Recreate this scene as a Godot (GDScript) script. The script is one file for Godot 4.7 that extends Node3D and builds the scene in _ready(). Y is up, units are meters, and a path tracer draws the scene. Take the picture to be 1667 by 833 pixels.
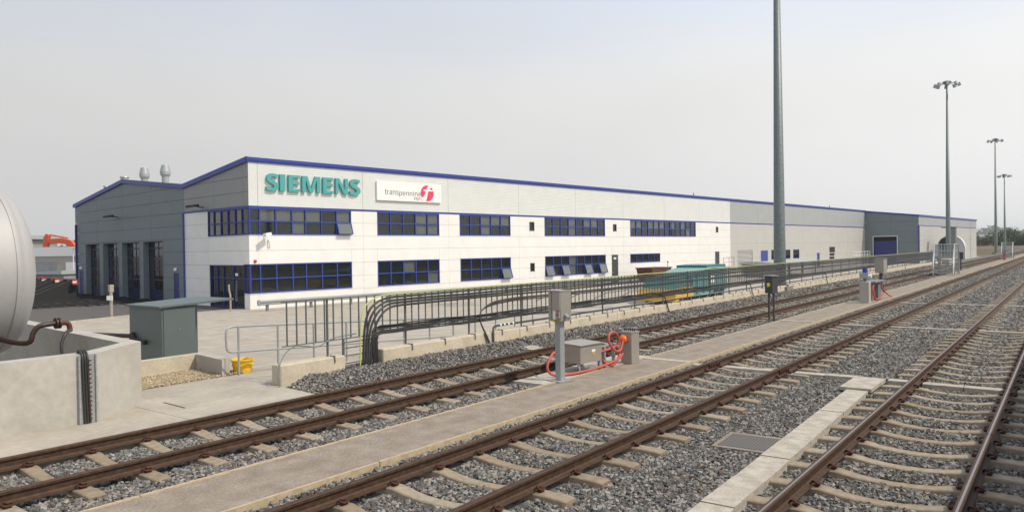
extends Node3D
# World: x to the right of the tracks, y up, z = minus the distance along the tracks. Rail top at 0.18 m.
const YB := -0.7834          # yard level beside the depot
const K := 1.2               # the depot's measuring unit in metres
const RT := 0.18
const TRACKS := [-10.012, -5.583, -1.637, 2.31]
const BY := 0.095083         # the depot is turned this much from the tracks
const C0 := Vector3(-40.2844, YB, -26.6353)
const PITCH := 0.765         # sleeper spacing
var M := {}
var T := {}
var used := {}
var rng := RandomNumberGenerator.new()

# ------------------------------------------------------------------ mesh helpers
class MB:
	var v := PackedVector3Array()
	var n := PackedVector3Array()
	func tri(a: Vector3, b: Vector3, c: Vector3) -> void:
		var q := (b - a).cross(c - a).normalized()
		v.append(a); v.append(c); v.append(b)
		n.append(q); n.append(q); n.append(q)
	func tris(a: Vector3, b: Vector3, c: Vector3, na: Vector3, nb: Vector3, nc: Vector3) -> void:
		v.append(a); v.append(c); v.append(b)
		n.append(na); n.append(nc); n.append(nb)
	func quad(a: Vector3, b: Vector3, c: Vector3, d: Vector3) -> void:
		tri(a, b, c); tri(a, c, d)
	func hexa(p: Array) -> void:   # 0-3 bottom counter-clockwise seen from above, 4-7 top
		quad(p[3], p[2], p[1], p[0]); quad(p[4], p[5], p[6], p[7])
		for i in 4:
			var j := (i + 1) % 4
			quad(p[i], p[j], p[j + 4], p[i + 4])
	func box(lo: Vector3, hi: Vector3) -> void:
		hexa([Vector3(lo.x, lo.y, hi.z), Vector3(hi.x, lo.y, hi.z), Vector3(hi.x, lo.y, lo.z), Vector3(lo.x, lo.y, lo.z),
			Vector3(lo.x, hi.y, hi.z), Vector3(hi.x, hi.y, hi.z), Vector3(hi.x, hi.y, lo.z), Vector3(lo.x, hi.y, lo.z)])
	func obox(c: Vector3, s: Vector3, b: Basis) -> void:
		if b.determinant() < 0: b = Basis(-b.x, b.y, b.z)
		var p := []
		for y in [-0.5, 0.5]:
			for k in [Vector2(-0.5, 0.5), Vector2(0.5, 0.5), Vector2(0.5, -0.5), Vector2(-0.5, -0.5)]:
				p.append(c + b * Vector3(k.x * s.x, y * s.y, k.y * s.z))
		hexa(p)
	func chbox(lo: Vector3, hi: Vector3, e: float) -> void:   # upright box, top edges and corners bevelled
		var r := [[lo.x + e, lo.z], [hi.x - e, lo.z], [hi.x, lo.z + e], [hi.x, hi.z - e], [hi.x - e, hi.z], [lo.x + e, hi.z], [lo.x, hi.z - e], [lo.x, lo.z + e]]
		var cx := (lo.x + hi.x) / 2; var cz := (lo.z + hi.z) / 2
		var fx := 1.0 - 2 * e / (hi.x - lo.x); var fz := 1.0 - 2 * e / (hi.z - lo.z)
		for i in 8:
			var a: Array = r[i]; var b: Array = r[(i + 1) % 8]
			var a0 := Vector3(a[0], lo.y, a[1]); var b0 := Vector3(b[0], lo.y, b[1])
			var a1 := Vector3(a[0], hi.y - e, a[1]); var b1 := Vector3(b[0], hi.y - e, b[1])
			var a2 := Vector3(cx + (a[0] - cx) * fx, hi.y, cz + (a[1] - cz) * fz); var b2 := Vector3(cx + (b[0] - cx) * fx, hi.y, cz + (b[1] - cz) * fz)
			quad(b0, a0, a1, b1); quad(b1, a1, a2, b2); tri(Vector3(cx, hi.y, cz), b2, a2); tri(Vector3(cx, lo.y, cz), a0, b0)
	func extrude(poly: PackedVector2Array, o: Vector3, ex: Vector3, ey: Vector3, d: Vector3) -> void:
		var area := 0.0
		for i in poly.size():
			area += poly[i].cross(poly[(i + 1) % poly.size()])
		var p := poly.duplicate()
		if area * ex.cross(ey).dot(d) < 0:
			p.reverse()
		for i in p.size():
			var a := o + ex * p[i].x + ey * p[i].y
			var j := (i + 1) % p.size()
			var b := o + ex * p[j].x + ey * p[j].y
			quad(a, b, b + d, a + d)
		var t := Geometry2D.triangulate_polygon(p)
		for i in range(0, t.size(), 3):
			var q := []
			for k in 3:
				q.append(o + ex * p[t[i + k]].x + ey * p[t[i + k]].y)
			if (q[1] - q[0]).cross(q[2] - q[0]).dot(d) > 0:
				tri(q[0] + d, q[1] + d, q[2] + d); tri(q[0], q[2], q[1])
			else:
				tri(q[0] + d, q[2] + d, q[1] + d); tri(q[0], q[1], q[2])
	func tube(pts: Array, r: float, seg := 8, r2 := -1.0) -> void:
		if r2 < 0: r2 = r
		var side := Vector3.ZERO
		var rings := []; var dirs := []
		for i in pts.size():
			var d: Vector3
			if i == 0: d = pts[1] - pts[0]
			elif i == pts.size() - 1: d = pts[i] - pts[i - 1]
			else: d = (pts[i + 1] - pts[i]).normalized() + (pts[i] - pts[i - 1]).normalized()
			d = d.normalized()
			if side == Vector3.ZERO:
				side = d.cross(Vector3.UP if absf(d.y) < 0.9 else Vector3.RIGHT).normalized()
			side = (side - d * side.dot(d)).normalized()
			var up := side.cross(d)
			var rr := lerpf(r, r2, float(i) / (pts.size() - 1))
			var ring := []
			for k in seg:
				var a := TAU * k / seg
				var q := side * cos(a) + up * sin(a)
				ring.append([pts[i] + q * rr, q])
			rings.append(ring); dirs.append(d)
		for i in rings.size() - 1:
			for k in seg:
				var a: Array = rings[i][k]; var b: Array = rings[i][(k + 1) % seg]
				var c: Array = rings[i + 1][(k + 1) % seg]; var e: Array = rings[i + 1][k]
				tris(a[0], e[0], c[0], a[1], e[1], c[1]); tris(a[0], c[0], b[0], a[1], c[1], b[1])
		for k in seg:
			var j := (k + 1) % seg
			tri(pts[0], rings[0][k][0], rings[0][j][0]); tri(pts[-1], rings[-1][j][0], rings[-1][k][0])
	func lathe(prof: Array, o: Vector3, b: Basis, seg := 24, sharp := false) -> void:   # prof: Vector2(radius, along b.y)
		for i in prof.size() - 1:
			var p: Vector2 = prof[i]; var q: Vector2 = prof[i + 1]
			var t := (q - p).normalized(); var nn := Vector2(t.y, -t.x)
			var n0 := nn; var n1 := nn
			if not sharp:
				if i > 0: n0 = (nn + _pn(prof[i - 1], p)).normalized()
				if i < prof.size() - 2: n1 = (nn + _pn(q, prof[i + 2])).normalized()
			for k in seg:
				var a0 := TAU * k / seg; var a1 := TAU * (k + 1) / seg
				var d0 := b * Vector3(cos(a0), 0, -sin(a0)); var d1 := b * Vector3(cos(a1), 0, -sin(a1)); var y := b.y
				tris(o + d0 * p.x + y * p.y, o + d1 * p.x + y * p.y, o + d1 * q.x + y * q.y, d0 * n0.x + y * n0.y, d1 * n0.x + y * n0.y, d1 * n1.x + y * n1.y)
				tris(o + d0 * p.x + y * p.y, o + d1 * q.x + y * q.y, o + d0 * q.x + y * q.y, d0 * n0.x + y * n0.y, d1 * n1.x + y * n1.y, d0 * n1.x + y * n1.y)
	func _pn(p: Vector2, q: Vector2) -> Vector2:
		var t := (q - p).normalized()
		return Vector2(t.y, -t.x)
	func mesh() -> ArrayMesh:
		var a := []
		a.resize(Mesh.ARRAY_MAX)
		a[Mesh.ARRAY_VERTEX] = v; a[Mesh.ARRAY_NORMAL] = n
		var m := ArrayMesh.new()
		m.add_surface_from_arrays(Mesh.PRIMITIVE_TRIANGLES, a)
		return m

func P(x: float, y: float, z: float) -> Vector3:
	return Vector3(x, y, -z)

func numbered(s: String) -> String:
	used[s] = used.get(s, -1) + 1
	return s if used[s] == 0 else "%s_%03d" % [s, used[s]]

func tag(o: Node3D, label := "", category := "", group := "", kind := "") -> Node3D:
	if label: o.set_meta("label", label)
	if category: o.set_meta("category", category)
	if group: o.set_meta("group", group)
	if kind: o.set_meta("kind", kind)
	return o

func put(mesh: Mesh, called: String, m: Material, parent: Node3D = self, at := Vector3.ZERO) -> MeshInstance3D:
	var o := MeshInstance3D.new()
	o.mesh = mesh
	o.material_override = m
	o.name = numbered(called) if parent == self else called
	parent.add_child(o, true)
	o.position = at
	return o

func part(b: MB, called: String, m: Material, parent: Node3D = self, at := Vector3.ZERO) -> MeshInstance3D:
	return put(b.mesh(), called, m, parent, at)

func bx(called: String, lo: Vector3, hi: Vector3, m: Material, parent: Node3D = self) -> MeshInstance3D:
	var b := MB.new(); b.box(lo, hi)
	return part(b, called, m, parent)

func tb(called: String, pts: Array, r: float, m: Material, parent: Node3D = self, seg := 8) -> MeshInstance3D:
	var b := MB.new(); b.tube(pts, r, seg)
	return part(b, called, m, parent)

func thing(called: String, label: String, category: String, at := Vector3.ZERO, turn := 0.0, group := "") -> Node3D:
	var o := Node3D.new()
	o.name = numbered(called)
	add_child(o)
	o.position = at; o.rotation.y = turn
	return tag(o, label, category, group)

func copy(src: Node3D, at: Vector3, label := "") -> Node3D:
	var o: Node3D = src.duplicate()
	o.name = numbered(String(src.name).rstrip("0123456789").trim_suffix("_"))
	add_child(o)
	o.position = at
	if label: o.set_meta("label", label)
	return o

func structure(called: String) -> Node3D:
	var o := Node3D.new()
	o.name = numbered(called)
	add_child(o)
	o.set_meta("kind", "structure")
	return o

func smooth(p: Array, steps := 5) -> Array:      # Catmull-Rom through the points
	var r := []
	for i in p.size() - 1:
		var a: Vector3 = p[maxi(i - 1, 0)]; var b: Vector3 = p[i]; var c: Vector3 = p[i + 1]; var d: Vector3 = p[mini(i + 2, p.size() - 1)]
		for k in steps:
			r.append(b.cubic_interpolate(c, a, d, float(k) / steps))
	r.append(p[-1])
	return r

# ------------------------------------------------------------------ materials
func noise(sd: int, freq: float, oct := 4, type := FastNoiseLite.TYPE_SIMPLEX_SMOOTH) -> FastNoiseLite:
	var f := FastNoiseLite.new()
	f.seed = sd; f.frequency = freq; f.noise_type = type
	f.fractal_type = FastNoiseLite.FRACTAL_FBM; f.fractal_octaves = oct
	return f

func grey_image(f: FastNoiseLite, size := 512) -> Image:
	return f.get_seamless_image(size, size)

func tex(sd: int, f1: float, f2: float, lo: Color, hi: Color, mixv := 0.5, size := 512, gain := 1.0) -> ImageTexture:
	var a := grey_image(noise(sd, f1), size); var b := grey_image(noise(sd + 7, f2, 3), size)
	var da := a.get_data(); var db := b.get_data()
	var out := PackedByteArray(); out.resize(size * size * 3)
	for i in size * size:
		var t := clampf(((da[i] * (1 - mixv) + db[i] * mixv) / 255.0 - 0.5) * gain + 0.5, 0, 1)
		var c := lo.lerp(hi, t)
		out[i * 3] = int(c.r * 255); out[i * 3 + 1] = int(c.g * 255); out[i * 3 + 2] = int(c.b * 255)
	return ImageTexture.create_from_image(Image.create_from_data(size, size, false, Image.FORMAT_RGB8, out))

func bump(sd: int, f1: float, strength := 4.0, size := 512, type := FastNoiseLite.TYPE_SIMPLEX_SMOOTH) -> ImageTexture:
	var a := grey_image(noise(sd, f1, 4, type), size)
	a.convert(Image.FORMAT_RGB8)
	a.bump_map_to_normal_map(strength)
	return ImageTexture.create_from_image(a)

func mat(key: String, r: float, g: float, b: float, rough := 0.8, metal := 0.0, texture: Texture2D = null, scale := 1.0, normal: Texture2D = null, depth := 1.0) -> StandardMaterial3D:
	var m := StandardMaterial3D.new()
	m.albedo_color = Color(r, g, b).linear_to_srgb()
	m.roughness = rough; m.metallic = metal
	if texture or normal:
		m.uv1_triplanar = true; m.uv1_world_triplanar = true
		m.uv1_scale = Vector3.ONE * scale
	if texture: m.albedo_texture = texture
	if normal:
		m.normal_enabled = true; m.normal_texture = normal; m.normal_scale = depth
	M[key] = m
	return m

func make_materials() -> void:
	var W := Color.WHITE
	T.blotch = tex(3, 0.006, 0.05, Color(0.87, 0.865, 0.855), W, 0.4, 512, 1.5)
	T.grain = tex(11, 0.05, 0.25, Color(0.86, 0.855, 0.85), W, 0.5, 512, 1.6)
	T.faint = tex(21, 0.008, 0.04, Color(0.965, 0.963, 0.958), W, 0.4, 512, 1.5)
	T.rust = tex(31, 0.02, 0.15, Color(0.68, 0.6, 0.55), W, 0.5, 512, 1.7)
	T.stain = tex(41, 0.012, 0.12, Color(0.80, 0.775, 0.74), W, 0.55, 512, 1.8)
	T.gravel = tex(51, 0.12, 0.3, Color(0.4, 0.4, 0.4), W, 0.5, 512, 2.2)
	T.metal = tex(61, 0.02, 0.12, Color(0.72, 0.74, 0.75), W, 0.5, 512, 1.8)
	T.nfine = bump(5, 0.12, 3.0)
	T.nrough = bump(6, 0.09, 7.0)
	mat("white", 0.83, 0.82, 0.785, 0.45, 0, T.faint, 0.15)
	mat("whitegrey", 0.66, 0.665, 0.655, 0.45, 0, T.faint, 0.15)
	mat("ribgrey", 0.72, 0.73, 0.71, 0.4, 0, T.faint, 0.15)
	mat("ribfar", 0.40, 0.42, 0.42, 0.45, 0, T.faint, 0.12)
	mat("lowfar", 0.50, 0.49, 0.46, 0.5, 0, T.faint, 0.12)
	mat("slate", 0.165, 0.20, 0.215, 0.5, 0, T.faint, 0.12)
	mat("midgrey", 0.275, 0.285, 0.285, 0.5, 0, T.faint, 0.12)
	mat("blue", 0.032, 0.056, 0.30, 0.4, 0, T.faint, 0.3)
	mat("navy", 0.02, 0.026, 0.17, 0.45, 0, T.faint, 0.3)
	mat("ink_navy", 0.008, 0.010, 0.055, 0.4)
	mat("roof", 0.38, 0.39, 0.40, 0.5, 0, T.blotch, 0.1)
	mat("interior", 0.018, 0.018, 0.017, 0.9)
	mat("blind", 0.42, 0.45, 0.40, 0.8)
	mat("teal_sign", 0.075, 0.36, 0.35, 0.4)
	mat("sign_white", 0.84, 0.83, 0.80, 0.4)
	mat("ink", 0.09, 0.085, 0.085, 0.6)
	mat("ink_mauve", 0.12, 0.09, 0.095, 0.6)
	mat("drain", 0.13, 0.12, 0.11, 0.7)
	mat("worn_steel", 0.26, 0.22, 0.21, 0.35, 0.5)
	mat("pink", 0.80, 0.045, 0.13, 0.5)
	mat("red", 0.50, 0.04, 0.03, 0.45)
	mat("concrete", 0.47, 0.42, 0.35, 0.92, 0, T.blotch, 0.23, T.nfine, 0.06)
	mat("concrete_bund", 0.52, 0.49, 0.435, 0.9, 0, T.blotch, 0.19, T.nfine, 0.1)
	mat("concrete_wall", 0.63, 0.55, 0.42, 0.9, 0, T.blotch, 0.37, T.nfine, 0.1)
	mat("concrete_lid", 0.56, 0.52, 0.455, 0.9, 0, T.stain, 0.6, T.nfine, 0.12)
	mat("path", 0.345, 0.295, 0.243, 0.92, 0, T.stain, 0.33, T.nrough, 0.08)
	mat("edging", 0.58, 0.475, 0.33, 0.85, 0, T.stain, 1.2)
	mat("sleeper", 0.39, 0.32, 0.235, 0.9, 0, T.stain, 1.3, T.nrough, 0.2)
	mat("sleeper_pale", 0.43, 0.365, 0.28, 0.9, 0, T.stain, 1.3, T.nrough, 0.2)
	mat("sleeper_dusty", 0.345, 0.275, 0.195, 0.9, 0, T.stain, 1.1, T.nrough, 0.2)
	mat("plinth", 0.27, 0.25, 0.225, 0.9, 0, T.blotch, 0.6, T.nfine, 0.4)
	mat("rail", 0.105, 0.062, 0.037, 0.7, 0.2, T.rust, 0.9, T.nfine, 0.2)
	mat("clip", 0.115, 0.038, 0.025, 0.7, 0.2, T.rust, 3.0)
	mat("asphalt", 0.13, 0.122, 0.115, 0.95, 0, T.grain, 0.7, T.nrough, 0.4)
	mat("ballast", 0.33, 0.32, 0.303, 0.95, 0, T.gravel, 0.75, T.nrough, 1.5)
	mat("stone", 1, 1, 1, 0.9)
	M.stone.vertex_color_use_as_albedo = true
	mat("grass", 0.16, 0.125, 0.075, 0.95, 0, T.stain, 0.02)
	mat("galv", 0.52, 0.53, 0.52, 0.45, 0.3, T.metal, 2.5)
	mat("galv_dull", 0.27, 0.29, 0.29, 0.55, 0.35, T.metal, 0.7)
	mat("mast", 0.23, 0.26, 0.255, 0.5, 0.3, T.metal, 0.5)
	mat("tray", 0.19, 0.19, 0.175, 0.55, 0.3, T.metal, 3.0)
	mat("stainless", 0.40, 0.37, 0.325, 0.42, 0.35, T.faint, 1.5)
	mat("cable", 0.035, 0.036, 0.035, 0.45)
	mat("earth", 0.50, 0.53, 0.17, 0.6)
	mat("tank", 0.46, 0.45, 0.435, 0.6, 0.15, T.faint, 0.3)
	mat("kiosk", 0.115, 0.145, 0.145, 0.4, 0.1, T.faint, 0.5)
	mat("brown_pipe", 0.055, 0.028, 0.02, 0.45, 0.1)
	mat("rust_pipe", 0.17, 0.06, 0.04, 0.7, 0, T.rust, 4.0)
	mat("yellow", 0.83, 0.50, 0.015, 0.45)
	mat("amber", 0.78, 0.47, 0.025, 0.4, 0, T.stain, 1.0)
	mat("hose", 0.50, 0.095, 0.075, 0.7)
	mat("orange", 0.85, 0.16, 0.02, 0.4)
	mat("excavator", 0.70, 0.11, 0.03, 0.5)
	mat("black", 0.018, 0.018, 0.018, 0.6)
	mat("dark", 0.05, 0.055, 0.055, 0.6)
	mat("teal", 0.055, 0.27, 0.275, 0.35)
	mat("teal_dark", 0.025, 0.16, 0.17, 0.35)
	mat("teal_pale", 0.16, 0.34, 0.355, 0.4)
	mat("post", 0.35, 0.30, 0.25, 0.7)
	mat("beige", 0.42, 0.39, 0.345, 0.7, 0, T.faint, 0.2)
	mat("white_paint", 0.8, 0.8, 0.78, 0.5)
	mat("shed_grey", 0.33, 0.34, 0.34, 0.6, 0, T.blotch, 0.2)
	mat("bark", 0.06, 0.045, 0.035, 0.95)
	mat("leaf", 0.062, 0.078, 0.032, 0.8)
	for k in ["leaf"]:
		M[k].backlight_enabled = true; M[k].backlight = Color(0.15, 0.2, 0.08)
	var g := mat("glass", 0.03, 0.04, 0.038, 0.03)
	g.transparency = BaseMaterial3D.TRANSPARENCY_ALPHA
	g.albedo_color.a = 0.25; g.metallic_specular = 0.45
	var y := mat("lens_yellow", 0.75, 0.75, 0.05, 0.3)
	y.emission_enabled = false

# ------------------------------------------------------------------ ground levels
func yard_level(x: float, z: float) -> float:
	var t := clampf(maxf((-x - 13.2) / 12.0, (z - 9.0) / 17.0), 0, 1)
	return lerpf(0.16, YB, t)

func ballast_level(x: float, z: float) -> float:
	var y := -0.045
	if x < -11.15: y += 0.32 * smoothstep(-11.15, -12.05, x) * (1.0 if z > 9.2 else maxf(0.0, (z - 8.2)))
	if x > -8.9 and x < -6.6: y = -0.01
	if x > -4.2 and x < -2.9: y = -0.012
	return y

# ------------------------------------------------------------------ camera, sky, sun
func make_camera_and_light() -> void:
	var cam := Camera3D.new()
	cam.name = "camera"
	add_child(cam)
	cam.position = Vector3(0, 2.71716, 0)
	# columns: right, up, back, from the photograph's vanishing points
	cam.basis = Basis(Vector3(0.798334, -0.014864, -0.602032), Vector3(0.006018, 0.999842, -0.016705), Vector3(0.602185, 0.009713, 0.798297)).orthonormalized()
	cam.fov = 38.02
	cam.near = 0.1; cam.far = 8000.0
	cam.current = true
	var az := deg_to_rad(75.7); var el := deg_to_rad(50.0)
	var to_sun := Vector3(sin(az) * cos(el), sin(el), -cos(az) * cos(el))
	var sun := DirectionalLight3D.new()
	sun.name = "sun"
	add_child(sun)
	sun.look_at_from_position(Vector3.ZERO, -to_sun, Vector3.UP)
	sun.light_energy = 1.02
	sun.light_color = Color(1.0, 0.955, 0.88)
	sun.light_angular_distance = 1.0
	sun.shadow_enabled = true
	# hazy bright sky: paler towards the sun, faintly blue higher up
	var w := 512; var h := 256
	var img := Image.create(w, h, false, Image.FORMAT_RGBF)
	var cl := noise(77, 0.9, 4)
	for j in h:
		var th := PI * (j + 0.5) / h
		for i in w:
			var ph := TAU * (i + 0.5) / w
			var d := Vector3(sin(ph) * sin(th), cos(th), -cos(ph) * sin(th))
			var g := pow((1 + d.dot(to_sun)) / 2, 1.5)
			var l := (0.56 + 0.72 * g) * lerpf(1.0, 0.62, smoothstep(0.3, 0.95, clampf(d.y, 0, 1)))   # the blue overhead is deeper than the haze
			var up := clampf(d.y, 0, 1)
			var blue := smoothstep(0.19, 0.36, up + 0.035 * cl.get_noise_3d(d.x * 2.2, d.y * 6.0 + 9.0, d.z * 2.2))
			var c := Color(l * lerpf(1.0, 0.83, blue), l * lerpf(1.0, 0.92, blue), l * lerpf(0.99, 1.07, blue))
			var k := 1.0 + 0.06 * cl.get_noise_3d(d.x * 1.6, d.y * 5.0, d.z * 1.6)
			if d.y < 0: c = Color(0.24, 0.22, 0.19)
			img.set_pixel(i, j, Color(c.r * k, c.g * k, c.b * k))
	var sm := PanoramaSkyMaterial.new()
	sm.panorama = ImageTexture.create_from_image(img)
	var sky := Sky.new(); sky.sky_material = sm
	var e := Environment.new()
	e.background_mode = Environment.BG_SKY
	e.sky = sky
	e.tonemap_mode = Environment.TONE_MAPPER_LINEAR
	e.tonemap_exposure = 1.0
	e.sdfgi_enabled = true; e.ssao_enabled = true; e.ssil_enabled = true
	e.fog_enabled = true
	e.fog_density = 0.00022
	e.fog_light_color = Color(0.84, 0.85, 0.86)
	var we := WorldEnvironment.new()
	we.name = "world"
	we.environment = e
	add_child(we)

# ------------------------------------------------------------------ ground
func make_ground() -> void:
	var g := structure("ground")
	var b := MB.new()
	b.quad(P(-3000, -0.95, -600), P(3000, -0.95, -600), P(3000, -0.95, 5000), P(-3000, -0.95, 5000))
	part(b, "grass_field", M.grass, g)
	var bed := structure("ballast_bed")
	b = MB.new()
	var xs := [-12.1, -11.9, -11.6, -11.3, -11.1, -10.2, -8.9, -8.8, -6.7, -6.6, -4.25, -4.2, -2.95, -2.9, 0, 6, 30]
	var zs := [-8.0, 8.0, 8.4, 8.8, 9.2, 20, 60, 160, 330]
	for j in zs.size() - 1:
		for i in xs.size() - 1:
			var q := []
			for k in [[0, 0], [1, 0], [1, 1], [0, 1]]:
				var x: float = xs[i + k[0]]; var z: float = zs[j + k[1]]
				q.append(P(x, ballast_level(x, z) - 0.03, z))
			b.quad(q[0], q[1], q[2], q[3])
	part(b, "bed_surface", M.ballast, bed)
	# concrete apron flush with the rail
	var ap := structure("apron")
	var e := [[-9.0, -2.0], [-2.0, 2.6], [2.6, 6.1], [6.1, 8.6]]
	for k in e:
		b = MB.new()
		var z0: float = k[0] + 0.006; var z1: float = k[1] - 0.006
		var tilt: float = 0.12 if k[1] > 8 else 0.0
		var rows := [[-13.2, -12.02], [-12.008, -10.845]]
		if k[1] > 8: b.hexa([P(-13.2, -0.3, 8.595), P(-12.37, -0.3, 8.595), P(-12.37, -0.3, 9.0), P(-13.2, -0.3, 9.0), P(-13.2, 0.16, 8.595), P(-12.37, 0.16, 8.595), P(-12.37, 0.16, 9.0), P(-13.2, 0.16, 9.0)])
		for r in rows:
			var zr: float = z1 - tilt * (1.0 if r[1] > -11 else 0.0)
			b.hexa([P(r[0], -0.3, z0), P(r[1], -0.3, z0), P(r[1], -0.3, zr), P(r[0], -0.3, z1), P(r[0], 0.16, z0), P(r[1], 0.16, z0), P(r[1], 0.16, zr), P(r[0], 0.16, z1)])
		part(b, "slab", M.concrete, ap)
	b = MB.new()
	b.obox(P(-12.13, 0.161, 6.53), Vector3(0.76, 0.006, 0.028), Basis(Vector3.UP, -0.05))
	part(b, "drain_slot", M.black, ap)
	# yard of concrete bays, ramping down from the apron
	var yd := structure("yard")
	var cols := [-13.21, -16.4, -19.4, -22.4, -25.4, -31.0, -36.5, -41.9]
	var rws := [-30.0, -12.0, -3.0, 3.0, 9.0, 13.2, 17.4, 21.7, 26.0, 32.0, 38.0, 44.0, 52.0, 62.0, 76.0, 100.0, 140.0, 210.0]
	for j in rws.size() - 1:
		for i in cols.size() - 1:
			var x1: float = cols[i] - 0.006; var x0: float = cols[i + 1] + 0.006
			var z0: float = rws[j] + 0.006; var z1: float = rws[j + 1] - 0.006
			if i == 0 and z0 > 8.9: x1 = -12.37
			b = MB.new()
			var nn := 3
			for a in nn:
				for c in nn:
					var q := []
					for k in [[0, 0], [1, 0], [1, 1], [0, 1]]:
						var x := lerpf(x0, x1, float(a + k[0]) / nn); var z := lerpf(z0, z1, float(c + k[1]) / nn)
						q.append(P(x, yard_level(minf(x, -13.2), z), z))
					b.quad(q[0], q[1], q[2], q[3])
			for s in [[x0, z0, x1, z0], [x1, z0, x1, z1], [x1, z1, x0, z1], [x0, z1, x0, z0]]:
				var a0 := P(s[0], yard_level(minf(s[0], -13.2), s[1]), s[1]); var a1 := P(s[2], yard_level(minf(s[2], -13.2), s[3]), s[3])
				b.quad(a0 + Vector3(0, -0.12, 0), a1 + Vector3(0, -0.12, 0), a1, a0)
			part(b, "slab", M.concrete, yd)
	# asphalt in front of the gable, with a kerb
	var road := structure("road")
	b = MB.new()
	b.quad(P(-150, YB - 0.03, -40), P(-41.95, YB - 0.03, -40), P(-41.95, YB - 0.03, 60), P(-150, YB - 0.03, 60))
	part(b, "road_surface", M.asphalt, road)
	b = MB.new()
	b.hexa([P(-40.2, YB - 0.1, 12), P(-39.95, YB - 0.1, 12), P(-42.5, YB - 0.1, 21.5), P(-42.75, YB - 0.1, 21.5), P(-40.2, YB + 0.1, 12), P(-39.95, YB + 0.1, 12), P(-42.5, YB + 0.1, 21.5), P(-42.75, YB + 0.1, 21.5)])
	part(b, "kerb", M.concrete_lid, road)
	b = MB.new()
	b.hexa([P(-60, YB - 0.1, 10), P(-40.3, YB - 0.1, 12), P(-42.85, YB - 0.1, 21.5), P(-62, YB - 0.1, 23), P(-60, YB + 0.008, 10), P(-40.3, YB + 0.008, 12), P(-42.85, YB + 0.008, 21.5), P(-62, YB + 0.008, 23)])
	part(b, "forecourt_surface", M.asphalt, road)
	# walkway between the tracks
	var wk := structure("walkway")
	bx("path_slab", P(-8.17, -0.2, 260), P(-7.0, 0.055, -8), M.path, wk)
	for s in [-8.195, -6.975]:
		var z := -8.0
		while z < 70:
			var j := rng.randf_range(-0.006, 0.006)
			bx("edging_board", P(s - 0.022 + j, -0.1, z + 2.39), P(s + 0.022 + j, 0.068 + j, z), M.edging, wk)
			z += 2.4
		bx("edging_board", P(s - 0.022, -0.1, 260), P(s + 0.022, 0.068, z), M.edging, wk)

func stone_mesh() -> ArrayMesh:
	var p := []
	for y in [-1, 1]:
		for q in [[-1, 1], [1, 1], [1, -1], [-1, -1]]:
			p.append(Vector3(q[0] * rng.randf_range(0.45, 1.05), y * rng.randf_range(0.45, 0.95), q[1] * rng.randf_range(0.45, 1.05)))
	var b := MB.new()
	b.hexa(p)
	return b.mesh()

func multi(called: String, xf: Array, cols: PackedColorArray, mesh: Mesh, m: Material, label: String, category: String) -> void:
	var mm := MultiMesh.new()
	mm.transform_format = MultiMesh.TRANSFORM_3D
	mm.use_colors = true
	mm.mesh = mesh
	mm.instance_count = xf.size()
	for i in xf.size():
		mm.set_instance_transform(i, xf[i])
		mm.set_instance_color(i, cols[i])
	var o := MultiMeshInstance3D.new()
	o.multimesh = mm
	o.material_override = m
	o.name = numbered(called)
	add_child(o)
	tag(o, label, category, "", "stuff")

func on_sleeper(x: float, z: float) -> bool:
	for k in 4:
		if absf(x - TRACKS[k]) < 1.27:
			var ph := fposmod(z - sleeper_phase(k) + PITCH / 2, PITCH) - PITCH / 2
			if absf(ph) < 0.125: return true
			if absf(absf(x - TRACKS[k]) - 0.7525) < 0.085: return true
	return false

func sleeper_phase(k: int) -> float:
	return [3.82, 5.20, 7.87, 7.6][k]

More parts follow.
